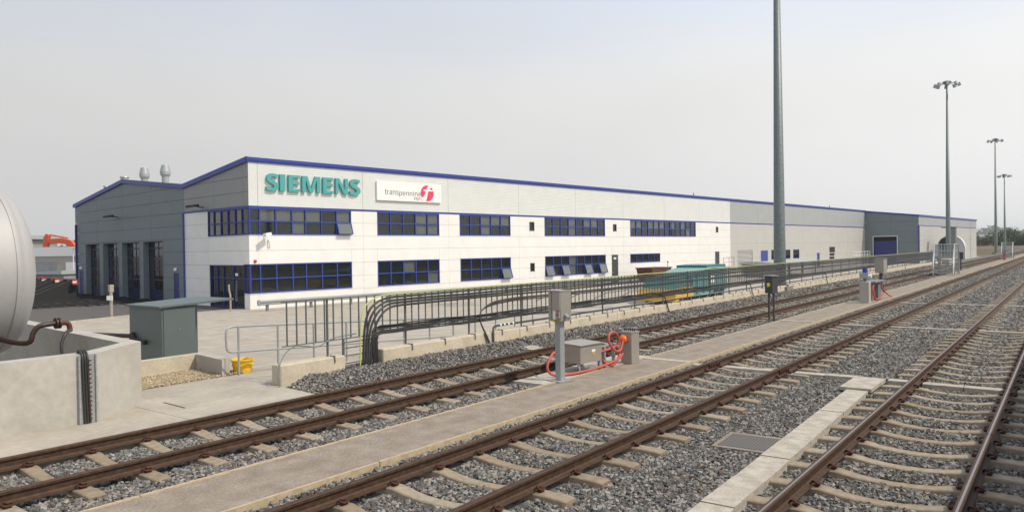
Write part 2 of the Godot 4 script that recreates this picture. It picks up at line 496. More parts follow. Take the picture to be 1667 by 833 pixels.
func make_ballast() -> void:
	var xf := []; var cols := PackedColorArray()
	var f := noise(99, 0.5, 3)
	var z := 2.5
	while z < 95.0:
		var dist := maxf(z, 9.0)
		var s := 0.035 * pow(maxf(1.0, dist / 12.0), 0.6)
		var size := 0.035 * pow(maxf(1.0, dist / 12.0), 0.5)
		var x := -12.05
		while x < 2.6:
			var px := x + rng.randf_range(-0.5, 0.5) * s * 1.3; var pz := z + rng.randf_range(-0.5, 0.5) * s * 1.3
			x += s
			if px < -10.84 and pz < 8.62: continue
			if px < -12.05: continue
			if px > -8.23 and px < -6.94: continue
			var tc := -2.80 - 0.0267 * (pz - 2.2)
			if absf(px - tc) < 0.19 and pz < 14.6: continue
			if px > -3.46 and px < -2.88 and absf(pz - 15.2) < 0.68: continue
			if px > -4.0 and px < -3.1 and absf(pz - 10.1) < 0.42: continue
			if absf(pz - 16.05) < 0.17 and px > -12: continue
			if on_sleeper(px, pz): continue
			if px * 0.798 - pz * 0.602 > 40: continue
			var r := size * rng.randf_range(0.5, 0.92)
			var bs := Basis.from_euler(Vector3(rng.randfn() * 0.5, rng.randf() * TAU, rng.randfn() * 0.5))
			bs = bs * Basis.from_scale(Vector3(rng.randf_range(0.8, 1.4), rng.randf_range(0.42, 0.8), rng.randf_range(0.7, 1.15)) * r)
			var y := ballast_level(px, pz) - 0.006 + rng.randf_range(-0.018, 0.016) + 0.02 * f.get_noise_2d(px * 3, pz * 3)
			xf.append(Transform3D(bs, P(px, y, pz)))
			var l := pow(rng.randf(), 1.5) * 0.26 + 0.08
			var w := rng.randf()
			var c := Color(l, l * 0.94, l * 0.86)
			if w > 0.82: c = Color(l * 1.12, l * 0.93, l * 0.76)
			elif w < 0.12: c = Color(l * 0.95, l * 0.97, l * 0.95)
			cols.append(c)
		z += s
	multi("ballast_stones", xf, cols, stone_mesh(), M.stone, "grey crushed stone ballast between and beside the tracks", "ballast")
	# stray stones on the path and aprons are left out; pale pea gravel in the small walled bed
	xf = []; cols = PackedColorArray()
	for i in 16000:
		var pz := rng.randf_range(6.4, 9.85); var px := rng.randf_range(-17.3, -13.6)
		if px > -14.6 - (pz - 7.0) * 0.06 + 0.1 * f.get_noise_1d(pz * 9): continue
		if pz < 6.4 + (-px - 12.9) * 0.09: continue
		var r := rng.randf_range(0.010, 0.02)
		var bs := Basis.from_euler(Vector3(rng.randf() * TAU, rng.randf() * TAU, 0)) * Basis.from_scale(Vector3(1.2, 0.8, 1) * r)
		xf.append(Transform3D(bs, P(px, yard_level(px, pz) + rng.randf_range(0.008, 0.035), pz)))
		var l := rng.randf_range(0.25, 0.6)
		cols.append(Color(l, l * 0.8, l * 0.52))
	multi("pea_gravel", xf, cols, stone_mesh(), M.stone, "tan pea gravel spread inside the low walled bed", "gravel")

# ------------------------------------------------------------------ tracks
func sleeper_mesh() -> ArrayMesh:
	var b := MB.new()
	var st := [[-1.25, 0.0, 0.10], [-1.16, 0.012, 0.105], [-0.9, 0.016, 0.1], [-0.6, 0.016, 0.1], [-0.4, -0.018, 0.092], [-0.2, -0.036, 0.088], [0.0, -0.042, 0.086], [0.2, -0.036, 0.088], [0.4, -0.018, 0.092], [0.6, 0.016, 0.1], [0.9, 0.016, 0.1], [1.16, 0.012, 0.105], [1.25, 0.0, 0.10]]
	var sec := []
	for s in st:
		var w: float = s[2]; var y: float = s[1]
		sec.append([Vector3(s[0], -0.17, w + 0.03), Vector3(s[0], y - 0.012, w), Vector3(s[0], y, w - 0.012), Vector3(s[0], y, -w + 0.012), Vector3(s[0], y - 0.012, -w), Vector3(s[0], -0.17, -w - 0.03)])
	for i in sec.size() - 1:
		for k in 5:
			b.quad(sec[i][k], sec[i + 1][k], sec[i + 1][k + 1], sec[i][k + 1])
	for i in [0, sec.size() - 1]:
		var q: Array = sec[i]
		if i == 0:
			b.quad(q[0], q[1], q[4], q[5]); b.quad(q[1], q[2], q[3], q[4])
		else:
			b.quad(q[5], q[4], q[1], q[0]); b.quad(q[4], q[3], q[2], q[1])
	return b.mesh()

func clip_mesh() -> ArrayMesh:
	var b := MB.new()
	b.obox(Vector3(0.012, 0.018, 0), Vector3(0.05, 0.03, 0.07), Basis.IDENTITY)
	b.tube(smooth([Vector3(0.03, 0.03, -0.06), Vector3(0.05, 0.035, 0.03), Vector3(0.02, 0.06, 0.065), Vector3(-0.02, 0.062, 0.03), Vector3(-0.045, 0.038, -0.02), Vector3(-0.02, 0.04, -0.06)], 3), 0.011, 6)
	return b.mesh()

func make_tracks() -> void:
	var sm := sleeper_mesh(); var cm := clip_mesh()
	var prof := PackedVector2Array([Vector2(-0.07, 0), Vector2(0.07, 0), Vector2(0.07, 0.011), Vector2(0.024, 0.026), Vector2(0.009, 0.042), Vector2(0.009, 0.108), Vector2(0.034, 0.122), Vector2(0.036, 0.15), Vector2(0.029, 0.159), Vector2(-0.029, 0.159), Vector2(-0.036, 0.15), Vector2(-0.034, 0.122), Vector2(-0.009, 0.108), Vector2(-0.009, 0.042), Vector2(-0.024, 0.026), Vector2(-0.07, 0.011)])
	var labels := ["rusty railway track running along the cream parapet wall", "rusty railway track between the brown walkway and the concrete cable trough", "rusty railway track beyond the concrete cable trough, next to the parked wagon", "rusty railway track under the low parked wagon"]
	var ends := [260.0, 260.0, 260.0, 260.0]
	for k in 4:
		var t := thing("railway_track", labels[k], "railway track", P(TRACKS[k], 0, 0), 0.0, "parallel depot tracks")
		var joint: float = [1000.0, 15.75, 1000.0, 1000.0][k]
		for s in [-1, 1]:
			var b := MB.new()
			b.extrude(prof, P(s * 0.7525, 0.021, -8), Vector3(1, 0, 0), Vector3(0, 1, 0), P(0, 0, minf(joint, ends[k]) + 8 - (0.006 if joint < 900 else 0.0)))
			var ro := part(b, "rail", M.rail, t)
			if k == 2: bx("running_band", P(s * 0.7525 - 0.006, 0.1795, 200), P(s * 0.7525 + 0.017, 0.1812, -8), M.worn_steel, ro)
			if joint < 900:
				b = MB.new()
				b.extrude(prof, P(s * 0.7525, 0.021, joint), Vector3(1, 0, 0), Vector3(0, 1, 0), P(0, 0, ends[k] - joint))
				part(b, "rail", M.rail, t)
				b = MB.new()
				for q in [-1, 1]:
					b.box(P(s * 0.7525 + q * 0.024 - 0.014, 0.055, joint + 0.31), P(s * 0.7525 + q * 0.024 + 0.014, 0.135, joint - 0.31))
					for h in [-0.23, -0.08, 0.08, 0.23]:
						b.box(P(s * 0.7525 + q * 0.05 - 0.014, 0.078, joint + h + 0.02), P(s * 0.7525 + q * 0.05 + 0.014, 0.116, joint + h - 0.02))
				part(b, "fishplate", M.clip, t)
		var far := MB.new()
		var z := sleeper_phase(k) - PITCH * 10
		var c := 0
		while z < 250:
			if z < 62:
				var o := put(sm, "sleeper", [M.sleeper, M.sleeper_pale, M.sleeper_dusty][rng.randi() % 3], t, P(rng.randf_range(-0.012, 0.012), rng.randf_range(-0.004, 0.004), z))
				o.rotation.y = rng.randf_range(-0.008, 0.008)
				if z < 27 and k < 3:
					for r in [-0.7525, 0.7525]:
						for q in [-1, 1]:
							var cl := put(cm, "rail_clip", M.clip, o, Vector3(r + q * 0.088, 0.014, 0))
							if q < 0: cl.rotation.y = PI
			else:
				far.box(P(-1.25, -0.15, z + 0.1), P(1.25, -0.012, z - 0.1))
			z += PITCH
			c += 1
		var fo := part(far, "distant_sleepers", M.sleeper, t)
		fo.set_meta("kind", "stuff")
	# concrete cable trough beside the third track and the crossings under the rails
	var tr := thing("cable_trough", "pale concrete cable trough with slab lids along the stone ballast", "cable trough", P(-2.95, 0, 5))
	var A := P(-2.80, 0, 2.2) - tr.position; var B := P(-3.13, 0, 14.55) - tr.position
	var n := 12
	for i in n:
		var p0 := A.lerp(B, float(i) / n); var p1 := A.lerp(B, float(i + 1) / n)
		var d := (p1 - p0).normalized(); var r := d.cross(Vector3.UP)
		var b := MB.new()
		b.obox((p0 + p1) / 2 + Vector3(rng.randf_range(-0.006, 0.006), 0.024 + rng.randf_range(-0.004, 0.006), 0), Vector3(0.36, 0.05, (p1 - p0).length() - 0.014), Basis(r, Vector3.UP, -d).rotated(Vector3.UP, rng.randf_range(-0.006, 0.006)))
		part(b, "trough_lid", M.concrete_lid, tr)
		b = MB.new()
		for q in [-0.155, 0.155]:
			b.obox((p0 + p1) / 2 + r * q + Vector3(0, -0.08, 0), Vector3(0.045, 0.155, (p1 - p0).length() - 0.004), Basis(r, Vector3.UP, -d))
		part(b, "trough_side", M.concrete_bund, tr)
	bx("junction_lid", P(-3.44, 0.02, 15.86) - tr.position, P(-2.90, 0.085, 14.57) - tr.position, M.concrete_lid, tr)
	var cr := thing("cross_trough", "pale concrete trough lids crossing under all the tracks beside the junction slab", "cable trough", P(-6, 0, 16.05))
	for seg in [[-12.02, -11.45, 0.11], [-11.44, -10.88, 0.07], [-8.14, -7.03, 0.066], [-6.92, -6.42, 0.02], [-6.2, -5.6, 0.03], [-5.58, -4.94, 0.03], [-4.66, -4.05, 0.035], [-4.04, -3.45, 0.045], [-2.88, -2.5, 0.045], [-2.28, -1.62, 0.035], [-1.6, -1.0, 0.035], [-0.78, 0.1, 0.03], [0.11, 1.0, 0.03]]:
		var w := 0.26 if seg[0] < -10 else 0.13
		bx("trough_lid", P(seg[0], -0.08, 16.05 + w) - cr.position, P(seg[1], seg[2], 16.05 - w) - cr.position, M.concrete_lid, cr)
	var far_labels := {26.4: "narrow pale trough lids crossing the tracks beside the black indicator box", 37.2: "narrow pale trough lids crossing the tracks near the blue capped hydrant"}
	for zc in far_labels:
		var t := thing("cross_trough", far_labels[zc], "cable trough", P(-6, 0, zc))
		for seg in [[-12.02, -10.9], [-8.14, -7.03], [-6.2, -4.94], [-4.66, -2.5], [-2.28, -1.0], [-0.78, 1.2]]:
			bx("trough_lid", P(seg[0], -0.08, 0.11 + zc) - t.position, P(seg[1], 0.036 if seg[0] > -7 else 0.075, zc - 0.11) - t.position, M.concrete_lid, t)
	# drain cover
	var dc := thing("drain_cover", "grey ribbed metal drain cover set in a concrete frame", "drain cover", P(-3.53, 0, 10.08), 0.06)
	var b2 := MB.new()
	for s in [[-0.42, -0.36, -0.44, 0.44], [0.36, 0.42, -0.44, 0.44], [-0.36, 0.36, -0.44, -0.36], [-0.36, 0.36, 0.36, 0.44]]:
		b2.box(Vector3(s[0], -0.15, s[2]), Vector3(s[1], 0.012, s[3]))
	part(b2, "concrete_frame", M.path, dc)
	bx("cover_plate", Vector3(-0.355, -0.02, -0.355), Vector3(0.355, 0.012, 0.355), M.drain, dc)
	b2 = MB.new()
	for i in 18:
		var x := -0.345 + i * 0.0405
		b2.box(Vector3(x - 0.009, 0.0, -0.35), Vector3(x + 0.009, 0.019, 0.35))
	part(b2, "rib", M.drain, dc)

# ------------------------------------------------------------------ depot
func subtract(rects: Array, o: Rect2) -> Array:
	var out := []
	for r: Rect2 in rects:
		if not r.intersects(o): out.append(r); continue
		var i := r.intersection(o)
		if i.size.x < 0.001 or i.size.y < 0.001: out.append(r); continue
		if i.position.x > r.position.x: out.append(Rect2(r.position.x, r.position.y, i.position.x - r.position.x, r.size.y))
		if i.end.x < r.end.x: out.append(Rect2(i.end.x, r.position.y, r.end.x - i.end.x, r.size.y))
		if i.position.y > r.position.y: out.append(Rect2(i.position.x, r.position.y, i.size.x, i.position.y - r.position.y))
		if i.end.y < r.end.y: out.append(Rect2(i.position.x, i.end.y, i.size.x, r.end.y - i.end.y))
	return out

# a face is given by origin, direction along, outward normal (in the depot's own frame)
func panels(parent: Node3D, o: Vector3, ex: Vector3, nn: Vector3, cols: Array, rows: Array, openings: Array, m: Material, gap := 0.012, clip: PackedVector2Array = PackedVector2Array()) -> void:
	for i in cols.size() - 1:
		for j in rows.size() - 1:
			var rs := [Rect2(cols[i], rows[j], cols[i + 1] - cols[i], rows[j + 1] - rows[j])]
			for q in openings: rs = subtract(rs, q)
			for r: Rect2 in rs:
				if r.size.x < 0.03 or r.size.y < 0.03: continue
				var g := gap / 2
				var poly := PackedVector2Array([r.position + Vector2(g, g), Vector2(r.end.x - g, r.position.y + g), r.end - Vector2(g, g), Vector2(r.position.x + g, r.end.y - g)])
				var ps := [poly]
				if clip.size(): ps = Geometry2D.intersect_polygons(poly, clip)
				for p in ps:
					if p.size() < 3: continue
					var b := MB.new()
					b.extrude(p, o - nn * 0.06, ex, Vector3.UP, nn * 0.06)
					part(b, "cladding_panel", m, parent)

func ribbed(parent: Node3D, o: Vector3, ex: Vector3, nn: Vector3, u0: float, u1: float, v0: float, v1: float, m: Material) -> void:
	var b := MB.new()
	var n := int(round((v1 - v0) / 0.13))
	var h := (v1 - v0) / n
	var pts := [Vector2(-0.06, v0)]
	for i in n:
		var y := v0 + i * h
		pts.append(Vector2(0.008, y + 0.004)); pts.append(Vector2(0.008, y + h * 0.7)); pts.append(Vector2(-0.004, y + h * 0.76)); pts.append(Vector2(-0.004, y + h * 0.96))
	pts.append(Vector2(-0.06, v1))
	var a := o + ex * (u0 + 0.008); var e := o + ex * (u1 - 0.008)
	for i in pts.size() - 1:
		var p: Vector2 = pts[i]; var q: Vector2 = pts[i + 1]
		b.quad(a + nn * p.x + Vector3.UP * p.y, e + nn * p.x + Vector3.UP * p.y, e + nn * q.x + Vector3.UP * q.y, a + nn * q.x + Vector3.UP * q.y)
	part(b, "cladding_panel", m, parent)

func window(parent: Node3D, o: Vector3, ex: Vector3, nn: Vector3, edges: Array, v0: float, v1: float, transom: float, blinds: Array, opened: Array, frame: Material) -> Node3D:
	var f := MB.new()
	var bs := Basis(ex, Vector3.UP, nn)
	var bar := 0.075
	var u0: float = edges[0]; var u1: float = edges[-1]
	var rows := [v0, v1] if transom <= 0 else [v0, transom, v1]
	for v in rows:
		var vv: float = v0 + bar / 2 if v == v0 else (v1 - bar / 2 if v == v1 else v)
		f.obox(o + ex * (u0 + u1) / 2 + Vector3.UP * vv + nn * -0.03, Vector3(u1 - u0, bar, 0.12), bs)
	for u in edges:
		var uu: float = u0 + bar / 2 if u == u0 else (u1 - bar / 2 if u == u1 else u)
		f.obox(o + ex * uu + Vector3.UP * (v0 + v1) / 2 + nn * -0.034, Vector3(bar, v1 - v0 - bar, 0.11), bs)
	var w := part(f, "window", frame, parent)
	for i in edges.size() - 1:
		for j in rows.size() - 1:
			var a: float = edges[i] + bar * 0.45; var c: float = edges[i + 1] - bar * 0.45
			var lo: float = rows[j] + bar * 0.45; var hi: float = rows[j + 1] - bar * 0.45
			var key := Vector2i(i, j)
			var b := MB.new()
			if key in opened:
				var rot := Basis(ex, 0.30)
				var top := o + ex * (a + c) / 2 + Vector3.UP * hi + nn * 0.03
				var q := rot * bs
				q = Basis(ex, (rot * Vector3.UP), (rot * nn))
				if (top - q.y * (hi - lo) - top).dot(nn) < 0: rot = Basis(ex, -0.30); q = Basis(ex, rot * Vector3.UP, rot * nn)
				b.obox(top - q.y * (hi - lo) / 2, Vector3(c - a, hi - lo, 0.012), q)
				part(b, "pane", M.glass, w)
				b = MB.new()
				for s in [-1, 1]:
					b.obox(top - q.y * (hi - lo) / 2 + ex * s * (c - a) / 2, Vector3(0.05, hi - lo + 0.05, 0.045), q)
					b.obox(top - q.y * ((hi - lo) / 2 + s * (hi - lo) / 2), Vector3(c - a - 0.05, 0.05, 0.045), q)
				part(b, "casement", frame, w)
				b = MB.new()
				b.obox(top - q.y * (hi - lo) / 2 - q.z * 0.02, Vector3(c - a - 0.08, hi - lo - 0.08, 0.006), q)
				part(b, "blind", M.blind, w)
			else:
				b.obox(o + ex * (a + c) / 2 + Vector3.UP * (lo + hi) / 2 + nn * -0.05, Vector3(c - a, hi - lo, 0.012), bs)
				part(b, "pane", M.glass, w)
				if key in blinds:
					b = MB.new()
					var n := int((hi - lo) / 0.07)
					for s in n:
						b.obox(o + ex * (a + c) / 2 + Vector3.UP * (lo + (s + 0.5) * (hi - lo) / n) + nn * -0.11, Vector3(c - a, (hi - lo) / n * 0.96, 0.004), Basis(ex, 0.25) * bs)
					part(b, "blind", M.blind, w)
	return w

func even(u0: float, u1: float, n: int) -> Array:
	var r := []
	for i in n + 1: r.append(lerpf(u0, u1, float(i) / n) * K)
	return r

func door(parent: Node3D, o: Vector3, ex: Vector3, nn: Vector3, u0: float, u1: float, v0: float, v1: float, m: Material, back := 0.06) -> Node3D:
	var bs := Basis(ex, Vector3.UP, nn)
	var b := MB.new()
	b.obox(o + ex * (u0 + u1) / 2 + Vector3.UP * (v0 + v1) / 2 - nn * back, Vector3(u1 - u0 - 0.02, v1 - v0 - 0.01, 0.05), bs)
	var d := part(b, "door", m, parent)
	b = MB.new()
	b.obox(o + ex * (u0 + 0.12) + Vector3.UP * (v0 + 1.0) - nn * (back - 0.05), Vector3(0.03, 0.16, 0.05), bs)
	part(b, "handle", M.galv, d)
	return d

func text_part(s: String, rect: Rect2, depth: float, m: Material, called: String, parent: Node3D, z: float, weight := 700, keep := false) -> MeshInstance3D:
	var f := SystemFont.new()
	f.font_names = PackedStringArray(["Droid Sans"])
	f.font_weight = weight
	var t := TextMesh.new()
	t.text = s; t.font = f; t.font_size = 64; t.depth = 0.1; t.pixel_size = 0.01; t.curve_step = 1.0
	var bb := t.get_aabb()
	var o := put(t, called, m, parent)
	var sx := rect.size.x / bb.size.x; var sy := rect.size.y / bb.size.y
	o.scale = Vector3(sx, sy, depth / 0.1)
	o.position = Vector3(rect.position.x - bb.position.x * sx, rect.position.y - bb.position.y * sy, z + depth / 2)
	return o

func make_depot() -> void:
	var d := thing("depot_building", "long white and grey railway depot with blue trimmed windows and roof edge", "building", C0, PI / 2 - BY)
	var U := Vector3.RIGHT; var N := Vector3.BACK; var GX := Vector3.FORWARD; var GN := Vector3.LEFT
	var L := 116.68
	# inner shell seen through the glass
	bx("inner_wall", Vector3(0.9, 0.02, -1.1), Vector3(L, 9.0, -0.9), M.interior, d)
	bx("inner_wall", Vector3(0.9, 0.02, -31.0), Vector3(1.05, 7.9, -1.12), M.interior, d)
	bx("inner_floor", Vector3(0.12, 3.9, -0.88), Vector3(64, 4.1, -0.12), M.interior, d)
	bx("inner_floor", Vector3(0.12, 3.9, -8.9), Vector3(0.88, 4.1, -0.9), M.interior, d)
	# openings
	var e1 := []; var e2 := []
	for q in [0.02, 0.6, 1.52, 2.48, 3.3, 4.3, 5.28, 6.27]: e1.append(q * K)
	for q in [0.0, 0.73, 1.42, 2.23, 3.01, 3.82, 4.52]: e2.append(q * K)
	var vu0 := 4.60; var vu1 := 6.27; var vl0 := 0.98; var vl1 := 2.78
	var wins := [[e1, vu0, vu1, 5.45, 0], [even(8.12, 13.02, 5), vu0, vu1, 5.45, 1], [even(14.83, 19.76, 5), vu0, vu1, 5.45, 2], [even(23.53, 31.25, 8), vu0, vu1, 5.45, 3], [even(34.98, 46.39, 12), vu0, vu1, 5.45, 4],
		[e1, vl0, vl1, 1.87, 5], [even(8.1, 13.0, 5), vl0, vl1, 1.87, 6], [even(14.85, 19.75, 5), vl0, vl1, 1.87, 7], [even(23.54, 31.3, 8), vl0, vl1, 1.93, 8], [even(34.94, 39.78, 5), 1.87, vl1, 0.0, 9],
		[even(21.82, 22.35, 1), 5.05, 5.82, 0.0, 10], [even(32.41, 32.91, 1), 5.1, 5.8, 0.0, 10], [even(50.56, 51.04, 1), 5.13, 5.8, 0.0, 10], [even(21.85, 22.33, 1), 1.5, 2.22, 0.0, 10],
		[even(63.97, 65.4, 1), 1.5, 2.8, 0.0, 11], [even(67.83, 69.42, 1), 1.5, 2.78, 0.0, 11], [even(70.32, 72.18, 1), 1.5, 2.78, 0.0, 11]]
	var blinds := {0: [[1, 1], [2, 1], [3, 1], [4, 1], [3, 0], [6, 1]], 1: [[3, 1], [4, 1], [3, 0], [4, 0]], 2: [[2, 1], [3, 1], [4, 1], [2, 0]], 3: [[3, 1], [3, 0], [5, 1], [6, 1]], 4: [[0, 1], [1, 1], [3, 1], [4, 1], [5, 1], [7, 1], [9, 1], [10, 0]], 6: [[2, 1], [4, 0]], 8: [[3, 1], [3, 0]]}
	var opened := {0: [[6, 0]], 7: [[4, 0]], 8: [[0, 0], [2, 0], [5, 0], [7, 0]]}
	var op := []
	for w in wins:
		var e: Array = w[0]
		var bl := []; var oo := []
		for q in blinds.get(w[4], []): bl.append(Vector2i(q[0], q[1]))
		for q in opened.get(w[4], []): oo.append(Vector2i(q[0], q[1]))
		window(d, Vector3.ZERO, U, N, e, w[1], w[2], w[3], bl, oo, M.dark if w[4] == 10 else M.blue)
		op.append(Rect2(e[0], w[1], e[-1] - e[0], w[2] - w[1]))
	op[0].position.x = -0.1; op[0].size.x += 0.13; op[5].position.x = -0.1; op[5].size.x += 0.13
	for q in [[32.17, 33.11, 0, 2.29], [50.34, 51.27, 0.85, 2.32], [55.34, 59.04, 0.3, 2.36], [61.15, 63.03, 0.0, 2.29], [78.07, 78.99, 0.0, 1.8], [82.53, 84.62, 0.8, 2.53]]:
		op.append(Rect2(q[0] * K, q[2] * K, (q[1] - q[0]) * K, (q[3] - q[2]) * K))
	door(d, Vector3.ZERO, U, N, 32.17 * K, 33.11 * K, 0, 2.29 * K, M.dark)
	bx("door_plate", Vector3(32.5 * K, 2.3, -0.034), Vector3(32.85 * K, 2.48, -0.02), M.white_paint, d)
	door(d, Vector3.ZERO, U, N, 50.34 * K, 51.27 * K, 0.85 * K, 2.32 * K, M.dark)
	door(d, Vector3.ZERO, U, N, 61.15 * K, 63.03 * K, 0, 2.29 * K, M.blue)
	door(d, Vector3.ZERO, U, N, 78.07 * K, 78.99 * K, 0, 1.8 * K, M.blue)
	door(d, Vector3.ZERO, U, N, 82.53 * K, 84.62 * K, 0.8 * K, 2.53 * K, M.black)
	var lv := MB.new()
	for i in 15:
		lv.obox(Vector3(57.19 * K, 0.45 + i * 0.165, -0.06), Vector3(3.66 * K, 0.15, 0.012), Basis(Vector3.RIGHT, -0.6))
	part(lv, "louvre", M.lowfar, d)
	# cladding of the long wall
	var s := 0.906
	var rows := [0.0, s, 2 * s, 3 * s, 4 * s, 5 * s, 6 * s, 6.27]
	panels(d, Vector3.ZERO, U, N, [0.0, 0.62, 8.52, 16.6, 24.8, 32.8, 40.7, 48.7, 56.6, 64.5], rows, op, M.white)
	panels(d, Vector3.ZERO, U, N, [64.5, 72.5, 80.5, 88.5, 98.0, 107.5, L], [0.0, 1.9, 3.75], op, M.lowfar)
	panels(d, Vector3.ZERO, U, N, [64.5, 72.5, 80.5, 88.5, 98.0, 107.5, L], [3.75, 6.27], op, M.lowfar)
	var cc := [0.0, 0.62, 8.52, 16.6, 24.8, 32.8, 40.7, 48.7, 56.6, 64.5]
	for i in cc.size() - 1: ribbed(d, Vector3.ZERO, U, N, cc[i], cc[i + 1], 6.39, 9.08, M.ribgrey)
	cc = [64.5, 72.5, 80.5, 88.5, 98.0, 107.5, L]
	for i in cc.size() - 1: ribbed(d, Vector3.ZERO, U, N, cc[i], cc[i + 1], 6.39, 9.08, M.ribfar)
	bx("trim_band", Vector3(-0.03, 6.272, -0.1), Vector3(L, 6.388, 0.03), M.blue, d)
	# gable outline
	var line := PackedVector2Array([Vector2(0, 9.2), Vector2(9.0, 8.14), Vector2(19.84, 9.28), Vector2(31.26, 7.88)])
	var office := PackedVector2Array([Vector2(0, 0), Vector2(9.0, 0), Vector2(9.0, 8.14), Vector2(0, 9.2)])
	var shed := PackedVector2Array([Vector2(9.0, 0), Vector2(31.26, 0), Vector2(31.26, 7.88), Vector2(19.84, 9.28), Vector2(9.0, 8.14)])
	var gop := [Rect2(-0.1, vu0, 4.52 * K + 0.1, vu1 - vu0), Rect2(0.57 * K, 0, 3.9 * K, 2.27 * K), Rect2(-0.1, vl0, 0.57 * K + 0.1, vl1 - vl0)]
	var doors := [[10.53, 13.47], [14.1, 16.99], [17.61, 20.45], [21.13, 23.89]]
	for q in doors: gop.append(Rect2(q[0] * K, 0, (q[1] - q[0]) * K, 3.68 * K))
	for q in [[8.33, 9.06], [24.5, 25.3]]: gop.append(Rect2(q[0] * K, 0, (q[1] - q[0]) * K, 1.75 * K))
	panels(d, Vector3.ZERO, GX, GN, [0.0, 4.52 * K, 9.0], rows, gop, M.white)
	panels(d, Vector3.ZERO, GX, GN, [0.0, 0.62, 4.5, 9.0], [6.39, 7.25, 8.15, 9.4], gop, M.midgrey, 0.02, office)
	var gr := []
	for i in 12: gr.append(i * s)
	panels(d, Vector3.ZERO, GX, GN, [9.0, 14.6, 20.2, 25.8, 31.26], gr, gop, M.slate, 0.02, shed)
	bx("trim_band", Vector3(-0.03, 6.272, -9.0), Vector3(0.1, 6.388, -0.1), M.blue, d)
	tb("downpipe", [Vector3(-0.07, 0.02, -9.0), Vector3(-0.07, 6.3, -9.0)], 0.06, M.blue, d)
	tb("downpipe", [Vector3(-0.08, 0.02, -30.9), Vector3(-0.08, 6.2, -30.9)], 0.08, M.navy, d)
	var e3 := []
	for q in e2: e3.append(q)
	window(d, Vector3.ZERO, GX, GN, e3, vu0, vu1, 5.4, [Vector2i(1, 1), Vector2i(4, 1), Vector2i(4, 0), Vector2i(5, 0), Vector2i(5, 1)], [], M.navy)
	window(d, Vector3.ZERO, GX, GN, [0.0, 0.57 * K], vl0, vl1, 1.87, [], [], M.navy)
	# glazed entrance
	var en := window(d, Vector3(0.14, 0, 0), GX, GN, [0.57 * K, 1.92 * K, 3.03 * K, 3.75 * K, 4.47 * K], 0.03, 2.25 * K, 1.9, [], [], M.navy)
	en.name = "entrance_screen"
	tb("door_pull", [Vector3(-0.02, 0.5, -1.35 * K), Vector3(-0.02, 1.75, -1.35 * K), Vector3(-0.02, 1.75, -1.5 * K), Vector3(-0.02, 0.5, -1.5 * K), Vector3(-0.02, 0.5, -1.35 * K)], 0.018, M.galv, d)
	bx("door_plate", Vector3(0.02, 2.05, -1.56 * K), Vector3(0.05, 2.22, -1.3 * K), M.white_paint, d)
	# folding train doors in deep reveals
	for q in doors:
		var w0: float = q[0] * K; var w1: float = q[1] * K; var h := 3.68 * K
		var f := MB.new()
		f.box(Vector3(-0.02, 0, -w0 - 0.001), Vector3(0.42, h, -w0 + 0.05)); f.box(Vector3(-0.02, 0, -w1 - 0.05), Vector3(0.42, h, -w1 + 0.001)); f.box(Vector3(0.0, h - 0.001, -w1), Vector3(0.42, h + 0.05, -w0))
		part(f, "door_reveal", M.slate, d)
		var dd := MB.new()
		dd.box(Vector3(0.4, 0.02, -w1), Vector3(0.46, 0.75, -w0))
		var lev := [0.75, 1.55, 2.35, 3.15, 3.95, h]
		for v in lev: dd.box(Vector3(0.4, v - 0.06, -w1), Vector3(0.45, v + (0.06 if v < h else -0.005), -w0))
		for i in 5: dd.box(Vector3(0.395, 0.75, -lerpf(w0, w1, i / 4.0) - 0.03), Vector3(0.445, h, -lerpf(w0, w1, i / 4.0) + 0.03))
		var leaf := part(dd, "train_door", M.ink_navy, d)
		for i in 4:
			for j in 5:
				bx("pane", Vector3(0.42, lev[j] + 0.05, -lerpf(w0, w1, (i + 1) / 4.0) + 0.045), Vector3(0.43, lev[j + 1] - 0.05, -lerpf(w0, w1, i / 4.0) - 0.045), M.glass, leaf)
	door(d, Vector3.ZERO, GX, GN, 8.33 * K, 9.06 * K, 0, 1.73 * K, M.navy)
	door(d, Vector3.ZERO, GX, GN, 24.5 * K, 25.3 * K, 0, 1.73 * K, M.navy)
	# roof and its blue edge
	var rp := PackedVector2Array()
	for q in line: rp.append(q)
	for i in range(line.size() - 1, -1, -1): rp.append(line[i] + Vector2(0, 0.12))
	var rb := MB.new()
	rb.extrude(rp, Vector3(-0.05, 0, 0.05), GX, Vector3.UP, Vector3(162.6, 0, 0))
	part(rb, "roof", M.roof, d)
	var fp := PackedVector2Array()
	for q in [Vector2(-0.08, 9.08), Vector2(9.0, 8.02), Vector2(19.84, 9.16), Vector2(31.4, 7.75)]: fp.append(q)
	for q in [Vector2(31.4, 8.05), Vector2(19.84, 9.46), Vector2(9.0, 8.32), Vector2(-0.08, 9.39)]: fp.append(q)
	var fb := MB.new()
	fb.extrude(fp, Vector3(-0.14, 0, 0), GX, Vector3.UP, Vector3(0.09, 0, 0))
	part(fb, "fascia", M.blue, d)
	var ff := MB.new()
	ff.extrude(PackedVector2Array([Vector2(-0.04, 9.085), Vector2(0.1, 9.085), Vector2(0.13, 9.2), Vector2(0.13, 9.36), Vector2(-0.04, 9.39)]), Vector3(-0.14, 0, 0), N, Vector3.UP, Vector3(L + 0.2, 0, 0))
	part(ff, "fascia", M.blue, d)
	bx("end_wall", Vector3(0.3, 0, -31.2), Vector3(162.5, 7.8, -31.05), M.slate, d)
	# projecting block far along the wall
	var D := 8.6
	var blk := PackedVector2Array([Vector2(0, 0), Vector2(D, 0), Vector2(D, 8.0), Vector2(0, 9.0)])
